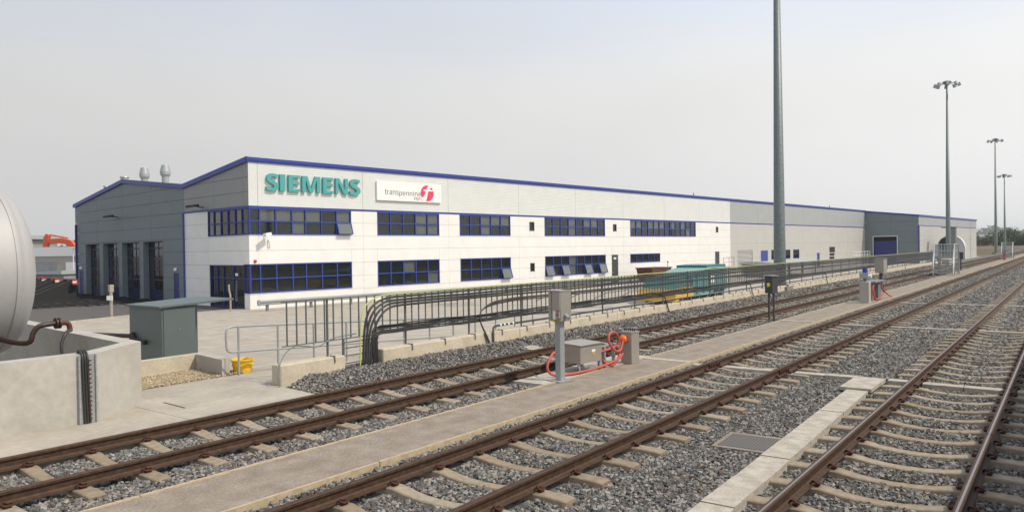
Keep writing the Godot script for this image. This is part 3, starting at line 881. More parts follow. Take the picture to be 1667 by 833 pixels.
	panels(d, Vector3(L, 0, 0), N, GN, [0.0, 4.3, D], [0.0, 1.8, 3.6, 5.4, 7.2, 9.2], [Rect2(1.4, 0, 3.8, 4.65)], M.slate, 0.02, blk)
	panels(d, Vector3(0, 0, D), U, N, [L, 124, 132, 140, 148, 156, 162.5], [0.0, 1.9, 3.9, 6.38], [], M.lowfar)
	for i in 6: ribbed(d, Vector3(0, 0, D), U, N, [L, 124.0, 132.0, 140.0, 148.0, 156.0][i], [124.0, 132.0, 140.0, 148.0, 156.0, 162.5][i], 6.5, 7.98, M.ribfar)
	bx("trim_band", Vector3(L, 6.385, D - 0.05), Vector3(162.5, 6.495, D + 0.03), M.blue, d)
	bx("fascia", Vector3(L - 0.1, 7.985, D - 0.05), Vector3(162.6, 8.28, D + 0.13), M.blue, d)
	var sf := MB.new()
	sf.extrude(PackedVector2Array([Vector2(0.14, 8.99), Vector2(D - 0.06, 7.99), Vector2(D - 0.06, 8.28), Vector2(0.14, 9.28)]), Vector3(L - 0.1, 0, 0), N, Vector3.UP, Vector3(0.08, 0, 0))
	part(sf, "fascia", M.blue, d)
	var rf2 := MB.new()
	rf2.extrude(PackedVector2Array([Vector2(-0.1, 9.05), Vector2(D, 8.05), Vector2(D, 8.18), Vector2(-0.1, 9.18)]), Vector3(L, 0, 0), N, Vector3.UP, Vector3(45.8, 0, 0))
	part(rf2, "roof", M.roof, d)
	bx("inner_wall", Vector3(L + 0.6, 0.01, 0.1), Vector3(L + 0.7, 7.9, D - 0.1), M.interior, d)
	bx("end_wall", Vector3(162.3, 0, -31.0), Vector3(162.48, 7.9, D - 0.07), M.lowfar, d)
	bx("train_door", Vector3(L + 0.3, 0.02, 1.4), Vector3(L + 0.36, 3.9, 5.2), M.navy, d)
	var dfm := MB.new()
	for q in [[1.28, 1.4, 0.0, 4.78], [5.2, 5.32, 0.0, 4.78], [1.4, 5.2, 4.65, 4.78]]:
		dfm.box(Vector3(L - 0.06, q[2], q[0]), Vector3(L + 0.02, q[3], q[1]))
	part(dfm, "door_frame", M.whitegrey, d)
	tb("downpipe", [Vector3(L - 0.1, 0.02, D + 0.06), Vector3(L - 0.1, 6.4, D + 0.06)], 0.11, M.blue, d)
	# guard rail and step at the side door
	var gl := MB.new()
	gl.box(Vector3(50.2 * K, 0.0, 0.03), Vector3(52.7 * K, 0.95, 1.2))
	part(gl, "door_step", M.concrete, d)
	gl = MB.new()
	for x in [50.3, 51.5, 52.6]: gl.tube([Vector3(x * K, 0.95, 1.12), Vector3(x * K, 2.05, 1.12)], 0.025, 6)
	gl.tube([Vector3(50.3 * K, 2.05, 1.12), Vector3(52.6 * K, 2.05, 1.12)], 0.025, 6); gl.tube([Vector3(50.3 * K, 1.5, 1.12), Vector3(52.6 * K, 1.5, 1.12)], 0.02, 6)
	part(gl, "step_railing", M.dark, d)
	# flues through the shed roof
	for q in [[18.76, 10.36], [14.83, 10.24]]:
		var w: float = q[0]
		var top: float = q[1]; var r := 0.36
		var c := MB.new()
		c.lathe([Vector2(r * 0.72, top - 1.8), Vector2(r * 0.72, top - 0.9), Vector2(r * 1.05, top - 0.72), Vector2(r * 1.05, top - 0.5), Vector2(r * 0.75, top - 0.02), Vector2(r * 0.72, top), Vector2(0, top)], Vector3(1.2, 0, -w), Basis.IDENTITY, 20, true)
		part(c, "flue", M.galv, d)
	for q in [[22.87, 9.98, 0.3], [27.05, 9.5, 0.2]]:
		var c := MB.new()
		c.lathe([Vector2(q[2], 8.6), Vector2(q[2], q[1] - 0.1), Vector2(q[2] * 1.25, q[1] - 0.1), Vector2(q[2] * 1.1, q[1]), Vector2(0, q[1])], Vector3(1.2, 0, -q[0]), Basis.IDENTITY, 16, true)
		part(c, "flue", M.galv, d)
	for x in [47.0 * K, 101.0]:
		var c := MB.new(); c.tube([Vector3(x, 9.3, -0.6), Vector3(x, 9.75, -0.6)], 0.06, 8)
		part(c, "vent_pipe", M.galv_dull, d)

	# --- fixtures on the depot: things of their own
	var xf := d.transform
	var sg := thing("company_sign", "large teal raised letters SIEMENS on the depot wall", "sign", xf.origin, d.rotation.y)
	var names := "SIEMENS"
	var rc := [[1.14, 1.96], [2.07, 2.44], [2.68, 3.49], [3.66, 5.01], [5.23, 6.02], [6.21, 7.19], [7.35, 8.22]]
	for i in 7:
		var hi := 8.44 if names[i] == "S" else 8.42
		var lo := 7.345 if names[i] == "S" else 7.37
		if names[i] == "I":
			bx("letter", Vector3(rc[i][0], lo, 0.03), Vector3(rc[i][1], hi, 0.19), M.teal_sign, sg)
			continue
		text_part(names[i], Rect2(rc[i][0], lo, rc[i][1] - rc[i][0], hi - lo), 0.16, M.teal_sign, "letter", sg, 0.03)
	var sb := thing("logo_sign", "white board lettered transpennine express with a pink round emblem", "sign", xf.origin, d.rotation.y)
	bx("board", Vector3(9.66, 7.09, 0.03), Vector3(15.76, 8.44, 0.16), M.sign_white, sb)
	text_part("trans", Rect2(10.34, 7.52, 1.24, 0.38), 0.004, M.ink, "lettering", sb, 0.1605, 400)
	text_part("pennine", Rect2(11.64, 7.38, 2.06, 0.50), 0.004, M.ink_mauve, "lettering", sb, 0.1605, 400)
	text_part("express", Rect2(13.02, 7.14, 1.12, 0.30), 0.004, M.ink_mauve, "lettering", sb, 0.1605, 400)
	var disc := PackedVector2Array()
	for i in 40: disc.append(Vector2(14.33 + 0.645 * cos(TAU * i / 40), 7.765 + 0.595 * sin(TAU * i / 40)))
	var em := MB.new()
	em.extrude(disc, Vector3(0, 0, 0.155), U, Vector3.UP, Vector3(0, 0, 0.018))
	var emb := part(em, "emblem", M.pink, sb)
	em = MB.new()
	em.extrude(PackedVector2Array([Vector2(13.66, 7.40), Vector2(13.9, 7.2), Vector2(14.2, 7.18), Vector2(14.32, 7.55), Vector2(14.42, 7.92), Vector2(14.9, 7.94), Vector2(14.97, 8.03), Vector2(14.55, 8.04), Vector2(14.68, 8.2), Vector2(14.9, 8.22), Vector2(14.82, 8.36), Vector2(14.6, 8.38), Vector2(14.36, 8.24), Vector2(14.24, 8.05), Vector2(13.95, 8.02), Vector2(13.98, 7.92), Vector2(14.2, 7.93), Vector2(14.08, 7.64), Vector2(13.9, 7.46)]), Vector3(0, 0, 0.16), U, Vector3.UP, Vector3(0, 0, 0.018))
	part(em, "emblem_mark", M.sign_white, emb)
	var cv := thing("security_camera", "white security camera on a bracket at the depot corner", "camera", xf * Vector3(1.0, 4.5, 0), d.rotation.y)
	tb("bracket", [Vector3(0, 0, 0.01), Vector3(0, 0.02, 0.45)], 0.03, M.white_paint, cv)
	var hb := MB.new(); hb.obox(Vector3(-0.05, 0.1, 0.5), Vector3(0.62, 0.2, 0.22), Basis(Vector3.UP, 0.5).rotated(Vector3.BACK, 0.15))
	part(hb, "housing", M.white_paint, cv)
	tb("cable_loop", smooth([Vector3(0.3, -0.25, 0.02), Vector3(0.36, -0.6, 0.04), Vector3(0.3, -0.75, 0.02), Vector3(0.22, -0.6, 0.03), Vector3(0.24, -0.2, 0.02)]), 0.012, M.galv_dull, cv, 5)
	var al := thing("alarm_sounder", "small round red alarm sounder by the depot corner", "alarm", xf * Vector3(0.37, 2.97, 0), d.rotation.y)
	var sp := MB.new(); sp.lathe([Vector2(0.1, 0.005), Vector2(0.1, 0.06), Vector2(0.07, 0.11), Vector2(0, 0.12)], Vector3.ZERO, Basis(Vector3.RIGHT, PI / 2), 14)
	part(sp, "bell", M.red, al)
	for q in [[17.51, 5.45, "dark floodlight high on the slate gable above the train doors"], [5.02, 5.51, "dark floodlight on the gable above the upper corner window"]]:
		var fl := thing("floodlight", q[2], "floodlight", xf * Vector3(0, q[1] * K, -q[0] * K), d.rotation.y, "gable floodlights")
		tb("arm", [Vector3(-0.01, -0.05, 0), Vector3(-0.5, 0, 0)], 0.035, M.black, fl)
		var hd := MB.new(); hd.obox(Vector3(-0.75, 0.02, 0), Vector3(0.6, 0.16, 0.7), Basis(Vector3.BACK, 0.15))
		part(hd, "head", M.black, fl)
	for q in [[8.7, 2.0, "pale bulkhead lamp over the blue door beside the office"], [24.9, 1.98, "pale bulkhead lamp over the blue door at the shed's far corner"]]:
		var bl2 := thing("bulkhead_lamp", q[2], "lamp", xf * Vector3(-0.005, q[1] * K, -q[0] * K), d.rotation.y, "gable bulkhead lamps")
		var bb := MB.new(); bb.chbox(Vector3(-0.12, -0.1, -0.18), Vector3(-0.001, 0.1, 0.18), 0.03)
		part(bb, "housing", M.white_paint, bl2)
	# crash barrier in front of the corner
	var cb := thing("crash_barrier", "low galvanised crash barrier along the foot of the white wall", "barrier", xf * Vector3(0, 0, 1.8), d.rotation.y)
	var wp := PackedVector2Array([Vector2(0, 0.36), Vector2(0.07, 0.4), Vector2(0.07, 0.47), Vector2(0.0, 0.5), Vector2(0.07, 0.53), Vector2(0.07, 0.6), Vector2(0, 0.66), Vector2(-0.012, 0.65), Vector2(0.05, 0.59), Vector2(0.05, 0.54), Vector2(-0.02, 0.5), Vector2(0.05, 0.46), Vector2(0.05, 0.41), Vector2(-0.012, 0.37)])
	var wb := MB.new(); wb.extrude(wp, Vector3(-0.4, 0, 0.08), N, Vector3.UP, Vector3(44, 0, 0))
	part(wb, "rail_beam", M.galv, cb)
	var we := MB.new(); we.lathe([Vector2(0.09, 0.34), Vector2(0.11, 0.5), Vector2(0.09, 0.68)], Vector3(-0.42, 0, 0.02), Basis.IDENTITY, 12)
	part(we, "end_piece", M.galv, cb)
	for i in 15: bx("post", Vector3(0.05 + i * 3.0, -0.1, -0.06), Vector3(0.2 + i * 3.0, 0.62, 0.055), M.galv_dull, cb)

# ------------------------------------------------------------------ parapet, cable ladder, handrail
func make_parapet() -> void:
	var w := thing("parapet_wall", "low cream concrete parapet wall between the ballast and the yard", "wall", P(-12.21, -0.9, 8.6))
	var seg := [[8.6, 10.2], [11.25, 16.3]]
	var z := 16.3
	while z < 104:
		seg.append([z, z + 5.45]); z += 5.45
	for s in seg:
		var b := MB.new()
		b.chbox(P(-12.36, -0.9, s[1] - 0.008) - w.position, P(-12.06, 0.555 + rng.randf_range(-0.006, 0.006), s[0] + 0.008) - w.position, 0.018)
		part(b, "wall_panel", M.concrete_wall, w)
	z = 9.9
	while z < 62:
		if z < 10.0 or z > 11.6:
			var b := MB.new()
			b.box(P(-12.075, 0.56, z + 0.02) - w.position, P(-12.045, 0.572, z - 0.02) - w.position)
			b.tube([P(-12.2, 0.575, z) - w.position, P(-12.045, 0.58, z) - w.position, P(-12.04, 0.44, z) - w.position], 0.012, 5)
			part(b, "saddle_bracket", M.tray, w)
		z += 1.12
	# cable ladder standing on the wall
	var c := thing("cable_ladder", "grey steel cable ladder fixed upright along the top of the parapet", "cable ladder", P(-12.21, 0.55, 8.8))
	var o := c.position
	bx("side_rail", P(-12.225, 1.735, 104) - o, P(-12.195, 1.755, 8.75) - o, M.tray, c)
	bx("side_rail", P(-12.225, 0.875, 104) - o, P(-12.195, 0.893, 8.75) - o, M.tray, c)
	bx("side_rail", P(-12.22, 1.30, 104) - o, P(-12.203, 1.312, 16) - o, M.tray, c)
	var bar := MB.new(); bar.box(Vector3(-0.01, 0, -0.013), Vector3(0.01, 0.842, 0.013))
	var bm := bar.mesh()
	var rest := MB.new()
	for i in 415:
		z = 8.87 + i * 0.2285
		if i < 300: put(bm, "rung", M.tray, c, P(-12.21, 0.893, z) - o)
		else: rest.box(P(-12.222, 0.893, z + 0.017) - o, P(-12.198, 1.735, z - 0.017) - o)
	part(rest, "distant_rungs", M.tray, c).set_meta("kind", "stuff")
	z = 9.9
	while z < 104:
		if z < 10.1 or z > 11.4:
			bx("support_post", P(-12.29, 0.5, z + 0.016) - o, P(-12.255, 1.74, z - 0.016) - o, M.tray, c)
		z += 2.25
	# ladder that brings the cables up out of the ballast, standing in the gap of the wall
	for x in [10.27, 11.2]: bx("side_rail", P(-12.24, 0.05, x + 0.02) - o, P(-12.2, 0.875, x - 0.02) - o, M.tray, c)
	for y in [0.2, 0.36, 0.52, 0.68, 0.8]: tb("riser_rung", [P(-12.2, y, 10.22) - o, P(-12.2, y, 11.24) - o], 0.014, M.tray, c, 6)
	bx("back_plate", P(-12.36, -0.6, 11.25) - o, P(-12.3, 0.3, 10.2) - o, M.plinth, c)
	# cables
	var made := 0
	for i in 4:
		var y := 1.675 - i * 0.064
		var x := -12.15 + 0.006 * (i % 2)
		var z0 := 10.72 + i * 0.072
		var pts := smooth([P(-12.1, -0.02, z0 - 0.02), P(-12.13, 0.5, z0 + 0.02), P(x, y - 0.55, z0 + 0.1), P(x, y - 0.2, z0 + 0.27 + 0.02 * i), P(x, y - 0.03, z0 + 0.62), P(x, y, z0 + 1.0)], 4)
		z = z0 + 2.2
		while z < 106:
			pts.append(P(x, y + rng.randf_range(-0.008, 0.008), z)); z += 1.1 if z < 40 else 6.0
		var k := thing("power_cable", "thick black cable rising from the ballast and running along the ladder top", "cable", P(-12.1, 0, z0), 0, "upper black cables")
		var q := []
		for p in pts: q.append(p - k.position)
		tb("sheath", q, 0.026, M.cable, k, 8)
	var ys := [1.05, 1.02, 0.995, 0.965, 0.94, 0.915, 1.075, 0.90]
	for i in 8:
		var z0 := 11.0 + (i % 4) * 0.04; var x := -12.14 + 0.028 * (i / 4)
		var y: float = ys[i]
		var pts := [P(x + 0.02, -0.02, z0 + 0.03), P(x + 0.01, 0.5, z0), P(x, y - 0.09, z0 + 0.005), P(x, y - 0.02, z0 + 0.05), P(x, y, z0 + 0.14)]
		z = z0 + 0.6
		while z < 106:
			var drop: float = 0.03 * smoothstep(11.5, 15.0, z)
			pts.append(P(x + rng.randf_range(-0.006, 0.006), y - drop + rng.randf_range(-0.014, 0.014), z)); z += 0.55 if z < 30 else 5.0
		var k := thing("signal_cable", "thin black cable in the bundle along the ladder's lower edge", "cable", P(-12.1, 0, z0), 0, "lower black cables")
		var q := []
		for p in pts: q.append(p - k.position)
		tb("sheath", q, 0.0155, M.cable, k, 6)
	var ec := thing("earth_cable", "yellow green earth cable curving up onto the ladder's top edge", "cable", P(-12.08, 0, 10.6))
	var ep := smooth([P(-12.06, -0.02, 10.58), P(-12.08, 0.5, 10.61), P(-12.1, 1.2, 10.66), P(-12.12, 1.55, 10.82), P(-12.15, 1.72, 11.25), P(-12.16, 1.745, 11.8)], 4)
	z = 12.4
	while z < 106:
		ep.append(P(-12.165, 1.745 + rng.randf_range(-0.008, 0.008), z)); z += 0.9 if z < 40 else 6.0
	var eq := []
	for p in ep: eq.append(p - ec.position)
	tb("sheath", eq, 0.016, M.earth, ec, 7)
	# middle bundle that joins the ladder further on
	for i in 3:
		var k := thing("feeder_cable", "black cable looping up from the pale slab to the middle of the ladder", "cable", P(-12.0, 0, 14.95), 0, "middle black cables")
		var y := 1.38 - i * 0.035
		var pts := smooth([P(-11.98, 0.05, 14.98 + 0.02 * i), P(-12.02, 0.45, 14.8 + 0.02 * i), P(-12.08, 0.9, 14.62), P(-12.12, 1.15, 14.75), P(-12.14, y - 0.05, 15.3), P(-12.15, y, 16.2)], 4)
		z = 17.5
		while z < 106:
			pts.append(P(-12.15, y + rng.randf_range(-0.012, 0.012), z)); z += 1.0 if z < 36 else 6.0
		var q := []
		for p in pts: q.append(p - k.position)
		tb("sheath", q, 0.017, M.cable, k, 6)
	for i in 6:
		var k := thing("tray_cable", "grey cable packed in the far stretch of the ladder", "cable", P(-12.15, 1.2, 18.0 + i), 0, "far ladder cables")
		var y := 1.38 - i * 0.07
		var pts := []
		z = 18.0 + i * 1.6
		pts.append(P(-12.15, y - 0.15, z - 0.8))
		while z < 106:
			pts.append(P(-12.145 - 0.01 * (i % 3), y + rng.randf_range(-0.012, 0.012), z)); z += 1.5 if z < 40 else 7.0
		var q := []
		for p in pts: q.append(p - k.position)
		tb("sheath", q, 0.014, M.tray, k, 6)
	var wp := thing("water_pipe", "black pipe with white bands running just above the parapet wall", "pipe", P(-12.1, 0, 15.1))
	tb("pipe_run", [P(-12.02, 0.02, 15.08) - wp.position, P(-12.02, 0.66, 15.08) - wp.position, P(-12.05, 0.695, 15.16) - wp.position, P(-12.1, 0.70, 15.4) - wp.position, P(-12.1, 0.69, 104) - wp.position], 0.028, M.cable, wp)
	for q in [15.45, 15.62, 15.8, 16.0]: tb("white_band", [P(-12.1, 0.70, q) - wp.position, P(-12.1, 0.70, q + 0.06) - wp.position], 0.031, M.white_paint, wp)
	z = 17
	while z < 100:
		tb("pipe_support", [P(-12.1, 0.55, z) - wp.position, P(-12.1, 0.68, z) - wp.position], 0.012, M.tray, wp, 5)
		z += 2.25
	for q in [[25.4, "black cable hanging from the ladder onto the parapet near the teal truck"], [34.6, "black cable hanging in a long curve beside the light mast"], [48.0, "black cable hanging over the parapet past the light mast"], [75.0, "black cable hanging over the parapet before the steel access platform"]]:
		var k := thing("hanging_cable", q[1], "cable", P(-12.0, 0, q[0]))
		var zz: float = q[0]
		tb("sheath", smooth([P(-12.14, 0.98, zz - 0.9) - k.position, P(-12.1, 1.02, zz - 0.5) - k.position, P(-12.04, 0.85, zz - 0.1) - k.position, P(-12.02, 0.5, zz + 0.1) - k.position, P(-11.95, 0.12, zz + 0.35) - k.position, P(-11.7, 0.02, zz + 0.8) - k.position]), 0.022, M.cable, k, 6)
	# thin loose cable at the open end of the wall
	var lc := thing("loose_cable", "thin grey cable sagging from the ladder to the wall end", "cable", P(-12.2, 0, 8.6))
	var lp := []
	for q in [[-12.0, 0.0, 8.53], [-12.05, 0.45, 8.54], [-12.15, 0.72, 8.75], [-12.19, 0.86, 9.0], [-12.19, 0.84, 9.3], [-12.19, 0.80, 9.6], [-12.19, 0.93, 10.0], [-12.19, 0.96, 10.6]]: lp.append(P(q[0], q[1] + (0.16 if q[1] < 0.1 else 0.0), q[2]) - lc.position)
	tb("sheath", smooth(lp), 0.012, M.galv_dull, lc, 6)
	# handrail on the yard side
	var h := thing("handrail", "galvanised tubular handrail following the ramp behind the parapet", "handrail", P(-14.45, -0.2, 9.0))
	o = h.position
	var top := func(zz: float) -> float: return maxf(1.125 - 0.054 * (zz - 9.2), 0.33)
	var up := []; var lo := []
	z = 9.15
	while z < 46:
		up.append(P(-14.45, top.call(z), z) - o); lo.append(P(-14.45, top.call(z) - 0.55, z) - o); z += 1.0
	var loop := []
	lo.reverse()
	loop.append_array(lo)
	loop.append_array(smooth([P(-14.45, top.call(9.1) - 0.55, 9.08) - o, P(-14.45, top.call(9.0) - 0.48, 8.97) - o, P(-14.45, top.call(9.0) - 0.1, 8.96) - o, P(-14.45, top.call(9.1) - 0.01, 9.05) - o], 4))
	loop.append_array(up)
	tb("rail_loop", loop, 0.024, M.galv, h)
	z = 9.25
	while z < 46:
		tb("post", [P(-14.45, yard_level(-14.45, z) - 0.02, z) - o, P(-14.45, top.call(z), z) - o], 0.024, M.galv, h)
		z += 1.0
	var bn := thing("bucket", "yellow plastic bucket standing behind the handrail end", "bucket", P(-14.95, yard_level(-14.95, 9.66), 9.66))
	bn.scale = Vector3(1.25, 1.0, 1.25)
	var bb := MB.new()
	bb.lathe([Vector2(0, 0.0), Vector2(0.15, 0.0), Vector2(0.185, 0.27), Vector2(0.205, 0.275), Vector2(0.21, 0.3), Vector2(0.19, 0.305), Vector2(0.18, 0.29), Vector2(0.14, 0.03), Vector2(0, 0.03)], Vector3.ZERO, Basis.IDENTITY, 24, true)
	part(bb, "tub", M.yellow, bn)
	bb = MB.new()
	bb.lathe([Vector2(0.17, 0.15), Vector2(0.184, 0.155), Vector2(0.186, 0.175), Vector2(0.172, 0.18)], Vector3.ZERO, Basis.IDENTITY, 24, true)
	part(bb, "rib", M.yellow, bn)

# ------------------------------------------------------------------ tank, bund, kiosk, gravel bed
func wall_run(b: MB, a: Vector3, c: Vector3, t: float, y0: float, y1: float) -> void:
	var d := (c - a).normalized(); var r := d.cross(Vector3.UP)
	var mid := (a + c) / 2
	b.obox(Vector3(mid.x, (y0 + y1) / 2, mid.z) + r * t / 2, Vector3(t, y1 - y0, (c - a).length()), Basis(r, Vector3.UP, -d))

func make_left() -> void:
	var w := thing("bund_wall", "waist high stained concrete bund wall around the silver tank", "wall", P(-12.1, 0.1, 5.3))
	var o := w.position
	# outline of the outside faces: along the apron, a chamfered corner, then back into the yard
	var outer := [P(-12.0, 0, -6), P(-12.0, 0, 5.27), P(-12.84, 0, 6.34), P(-24.0, 0, 7.45)]
	var inner := [P(-12.28, 0, -6), P(-12.28, 0, 5.16), P(-12.98, 0, 6.06), P(-24.0, 0, 7.15)]
	for i in 3:
		var b := MB.new()
		var lo := []; var hi := []
		for p in [outer[i], outer[i + 1], inner[i + 1], inner[i]]:
			lo.append(Vector3(p.x, -0.85, p.z) - o); hi.append(Vector3(p.x, 1.215, p.z) - o)
		lo.reverse(); hi.reverse()
		b.hexa([lo[3], lo[2], lo[1], lo[0], hi[3], hi[2], hi[1], hi[0]])
		part(b, "wall_panel", M.concrete_bund, w)
	bx("bund_floor", P(-24, -0.3, 5.1) - o, P(-12.2, 0.17, -6) - o, M.plinth, w)
	bx("bund_floor", P(-24, -0.3, 6.2) - o, P(-13.2, 0.165, 5.1) - o, M.plinth, w)
	# cable channel down the front
	var ch := thing("cable_channel", "galvanised channel with black hose clipped down the bund wall", "cable channel", P(-11.99, 0.16, 5.0))
	bx("channel_back", P(-11.997, 0.165, 5.22) - ch.position, P(-11.97, 1.2, 4.96) - ch.position, M.galv, ch)
	bx("channel_flange", P(-11.97, 0.165, 4.98) - ch.position, P(-11.94, 1.2, 4.96) - ch.position, M.galv, ch)
	bx("channel_flange", P(-11.97, 0.165, 5.22) - ch.position, P(-11.94, 1.2, 5.2) - ch.position, M.galv, ch)
	for i in 3:
		var zz := 5.04 + i * 0.036
		tb("hose", smooth([P(-12.75, 0.98, zz + 0.35) - ch.position, P(-12.4, 1.1, zz + 0.12) - ch.position, P(-12.15, 1.26, zz) - ch.position, P(-11.97, 1.2, zz - 0.02) - ch.position, P(-11.945, 0.9, zz - 0.02) - ch.position, P(-11.945, 0.17, zz) - ch.position]), 0.017, M.cable, ch)
	for i in 14: bx("clip", P(-11.945, 0.22 + i * 0.068, 5.13) - ch.position, P(-11.915, 0.242 + i * 0.068, 5.1) - ch.position, M.rust_pipe, ch)
	# tank
	var t := thing("storage_tank", "large silver horizontal storage tank with a domed end", "tank", P(-15.75, 0.1, 4.0))
	o = t.position
	var b := MB.new()
	var ax := Basis(Vector3(0, 1, 0), Vector3(0, 0, -1), Vector3(-1, 0, 0))
	var cc := P(-15.75, 2.44, 0) - o
	var R := 1.5
	b.lathe([Vector2(R, -7), Vector2(R, 5.0)], cc, ax, 64)
	part(b, "shell", M.tank, t)
	b = MB.new()
	var pr := [Vector2(R + 0.012, 4.98), Vector2(R + 0.012, 5.06), Vector2(R - 0.005, 5.07)]
	for i in 12:
		var a := PI / 2 * (i + 1) / 12.0
		pr.append(Vector2((R - 0.005) * cos(a), 5.07 + 0.5 * sin(a)))
	b.lathe(pr, cc, ax, 64)
	part(b, "domed_end", M.tank, t)
	for z in [-3.0, 0.5, 4.0]:
		bx("saddle", P(-16.8, 0.17, z + 0.15) - o, P(-14.7, 1.4, z - 0.15) - o, M.concrete_bund, t)
	tb("drain_pipe", [P(-15.3, 0.98, 4.3) - o, P(-15.2, 0.6, 4.4) - o, P(-15.2, 0.2, 4.4) - o], 0.035, M.cable, t)
	# fill pipe
	var fp := thing("fill_pipe", "dark brown pipe leading from the tank to a rusty flanged elbow", "pipe", P(-13.9, 1.0, 5.1))
	o = fp.position
	tb("pipe_run", smooth([P(-14.9, 1.30, 4.85) - o, P(-14.3, 1.24, 4.98) - o, P(-14.02, 1.27, 5.06) - o, P(-13.98, 1.42, 5.1) - o, P(-13.95, 1.52, 5.17) - o, P(-13.93, 1.545, 5.27) - o, P(-13.93, 1.555, 5.42) - o], 5), 0.043, M.brown_pipe, fp, 12)
	for zz in [5.42, 5.47]:
		b = MB.new(); b.lathe([Vector2(0.0, 0), Vector2(0.095, 0), Vector2(0.095, 0.028), Vector2(0, 0.028)], P(-13.93, 1.555, zz) - o, ax, 16, true)
		part(b, "flange", M.brown_pipe, fp)
	tb("elbow", smooth([P(-13.93, 1.555, 5.5) - o, P(-13.93, 1.55, 5.59) - o, P(-13.93, 1.51, 5.64) - o, P(-13.93, 1.42, 5.655) - o], 4), 0.043, M.rust_pipe, fp, 12)
	tb("drop_hose", smooth([P(-13.85, 1.42, 5.64) - o, P(-13.7, 1.4, 5.5) - o, P(-13.65, 1.2, 5.4) - o, P(-13.6, 1.0, 5.42) - o, P(-13.4, 0.97, 5.45) - o, P(-12.75, 0.98, 5.4) - o]), 0.028, M.cable, fp)
	# kiosk
	var k := thing("steel_kiosk", "dark grey steel kiosk with a wide overhanging flat roof", "kiosk", P(-19.35, -0.5, 10.1))
	o = k.position
	b = MB.new(); b.chbox(P(-20.2, -0.6, 10.6) - o, P(-18.52, 1.33, 9.68) - o, 0.012)
	part(b, "body", M.kiosk, k)
	b = MB.new()
	b.hexa([P(-20.27, 1.335, 9.6) - o, P(-18.45, 1.335, 9.6) - o, P(-18.45, 1.425, 11.68) - o, P(-20.27, 1.425, 11.68) - o, P(-20.27, 1.385, 9.6) - o, P(-18.45, 1.385, 9.6) - o, P(-18.45, 1.475, 11.68) - o, P(-20.27, 1.475, 11.68) - o])
	part(b, "roof", M.kiosk, k)
	for q in [[-20.1, 11.5], [-20.1, 10.9]]: bx("leg", P(q[0] - 0.04, -0.7, q[1] + 0.04) - o, P(q[0] + 0.04, 1.41, q[1] - 0.04) - o, M.kiosk, k)
	bx("side_door", P(-18.519, -0.5, 10.55) - o, P(-18.5, 1.28, 9.73) - o, M.kiosk, k)
	tb("handle", [P(-18.5, 0.72, 10.12) - o, P(-18.47, 0.78, 10.12) - o], 0.012, M.galv, k, 6)
	tb("inlet_pipe", [P(-22.6, -0.6, 9.3) - o, P(-22.6, 0.44, 9.3) - o, P(-22.4, 0.5, 9.36) - o, P(-20.7, 0.52, 9.62) - o, P(-20.15, 0.52, 9.8) - o], 0.06, M.brown_pipe, k)
	tb("pipe_flange", [P(-19.95, 0.52, 9.69) - o, P(-19.95, 0.52, 9.6) - o], 0.13, M.black, k, 14)
	tb("valve_lever", [P(-19.95, 0.52, 9.62) - o, P(-19.3, 0.42, 9.62) - o], 0.025, M.black, k)
	tb("valve", [P(-19.3, 0.42, 9.69) - o, P(-19.3, 0.42, 9.58) - o], 0.06, M.black, k, 10)
	# gravel bed kerb walls
	var gb := thing("gravel_bed_wall", "low L shaped concrete wall around the tan gravel bed", "wall", P(-16.2, -0.2, 9.3))
	o = gb.position
	b = MB.new()
	b.hexa([P(-17.4, -0.6, 9.95) - o, P(-14.75, -0.6, 9.03) - o, P(-14.95, -0.6, 9.34) - o, P(-17.4, -0.6, 10.2) - o, P(-17.4, 0.22, 9.95) - o, P(-14.75, 0.4, 9.03) - o, P(-14.95, 0.4, 9.34) - o, P(-17.4, 0.22, 10.2) - o])
	part(b, "side_wall", M.concrete_bund, gb)
	b = MB.new()
	b.hexa([P(-17.62, -0.6, 6.9) - o, P(-17.4, -0.6, 6.9) - o, P(-17.405, -0.6, 10.2) - o, P(-17.62, -0.6, 10.2) - o, P(-17.62, 0.2, 6.9) - o, P(-17.4, 0.2, 6.9) - o, P(-17.405, 0.22, 10.2) - o, P(-17.62, 0.22, 10.2) - o])
	part(b, "back_wall", M.concrete_wall, gb)
	# bollard posts in the yard
	var bp := thing("call_post", "beige post with a white notice near the asphalt forecourt kerb", "post", P(-42.3, YB, 19.3))
	tb("pole", [Vector3(0, -0.05, 0), Vector3(0, 1.5, 0)], 0.085, M.post, bp, 12)
	bx("notice", Vector3(-0.18, 1.0, 0.09), Vector3(0.18, 1.25, 0.12), M.white_paint, bp).rotation.y = 0.5
	bx("reader_head", Vector3(-0.11, 1.45, -0.11), Vector3(0.11, 1.85, 0.11), M.post, bp)
	var b2 := thing("reader_post", "slim bent beige post in front of the glazed entrance", "post", P(-40.45, YB, 25.4))
	tb("pole", [Vector3(0, -0.05, 0), Vector3(0, 0.95, 0), Vector3(-0.12, 1.25, 0), Vector3(-0.14, 1.6, 0)], 0.055, M.post, b2)
	# buffer stops and their sidings in front of the train doors
	var xf := Transform3D(Basis(Vector3.UP, PI / 2 - BY), C0)
	var bl := ["black buffer stop with a red and white panel before the slate gable's last doors", "black buffer stop with a red and white panel beside the silver tank", "black buffer stop with a red and white panel half behind the silver tank"]
	var dp := [[17.61, 20.45], [21.13, 23.89], [24.5, 26.3]]
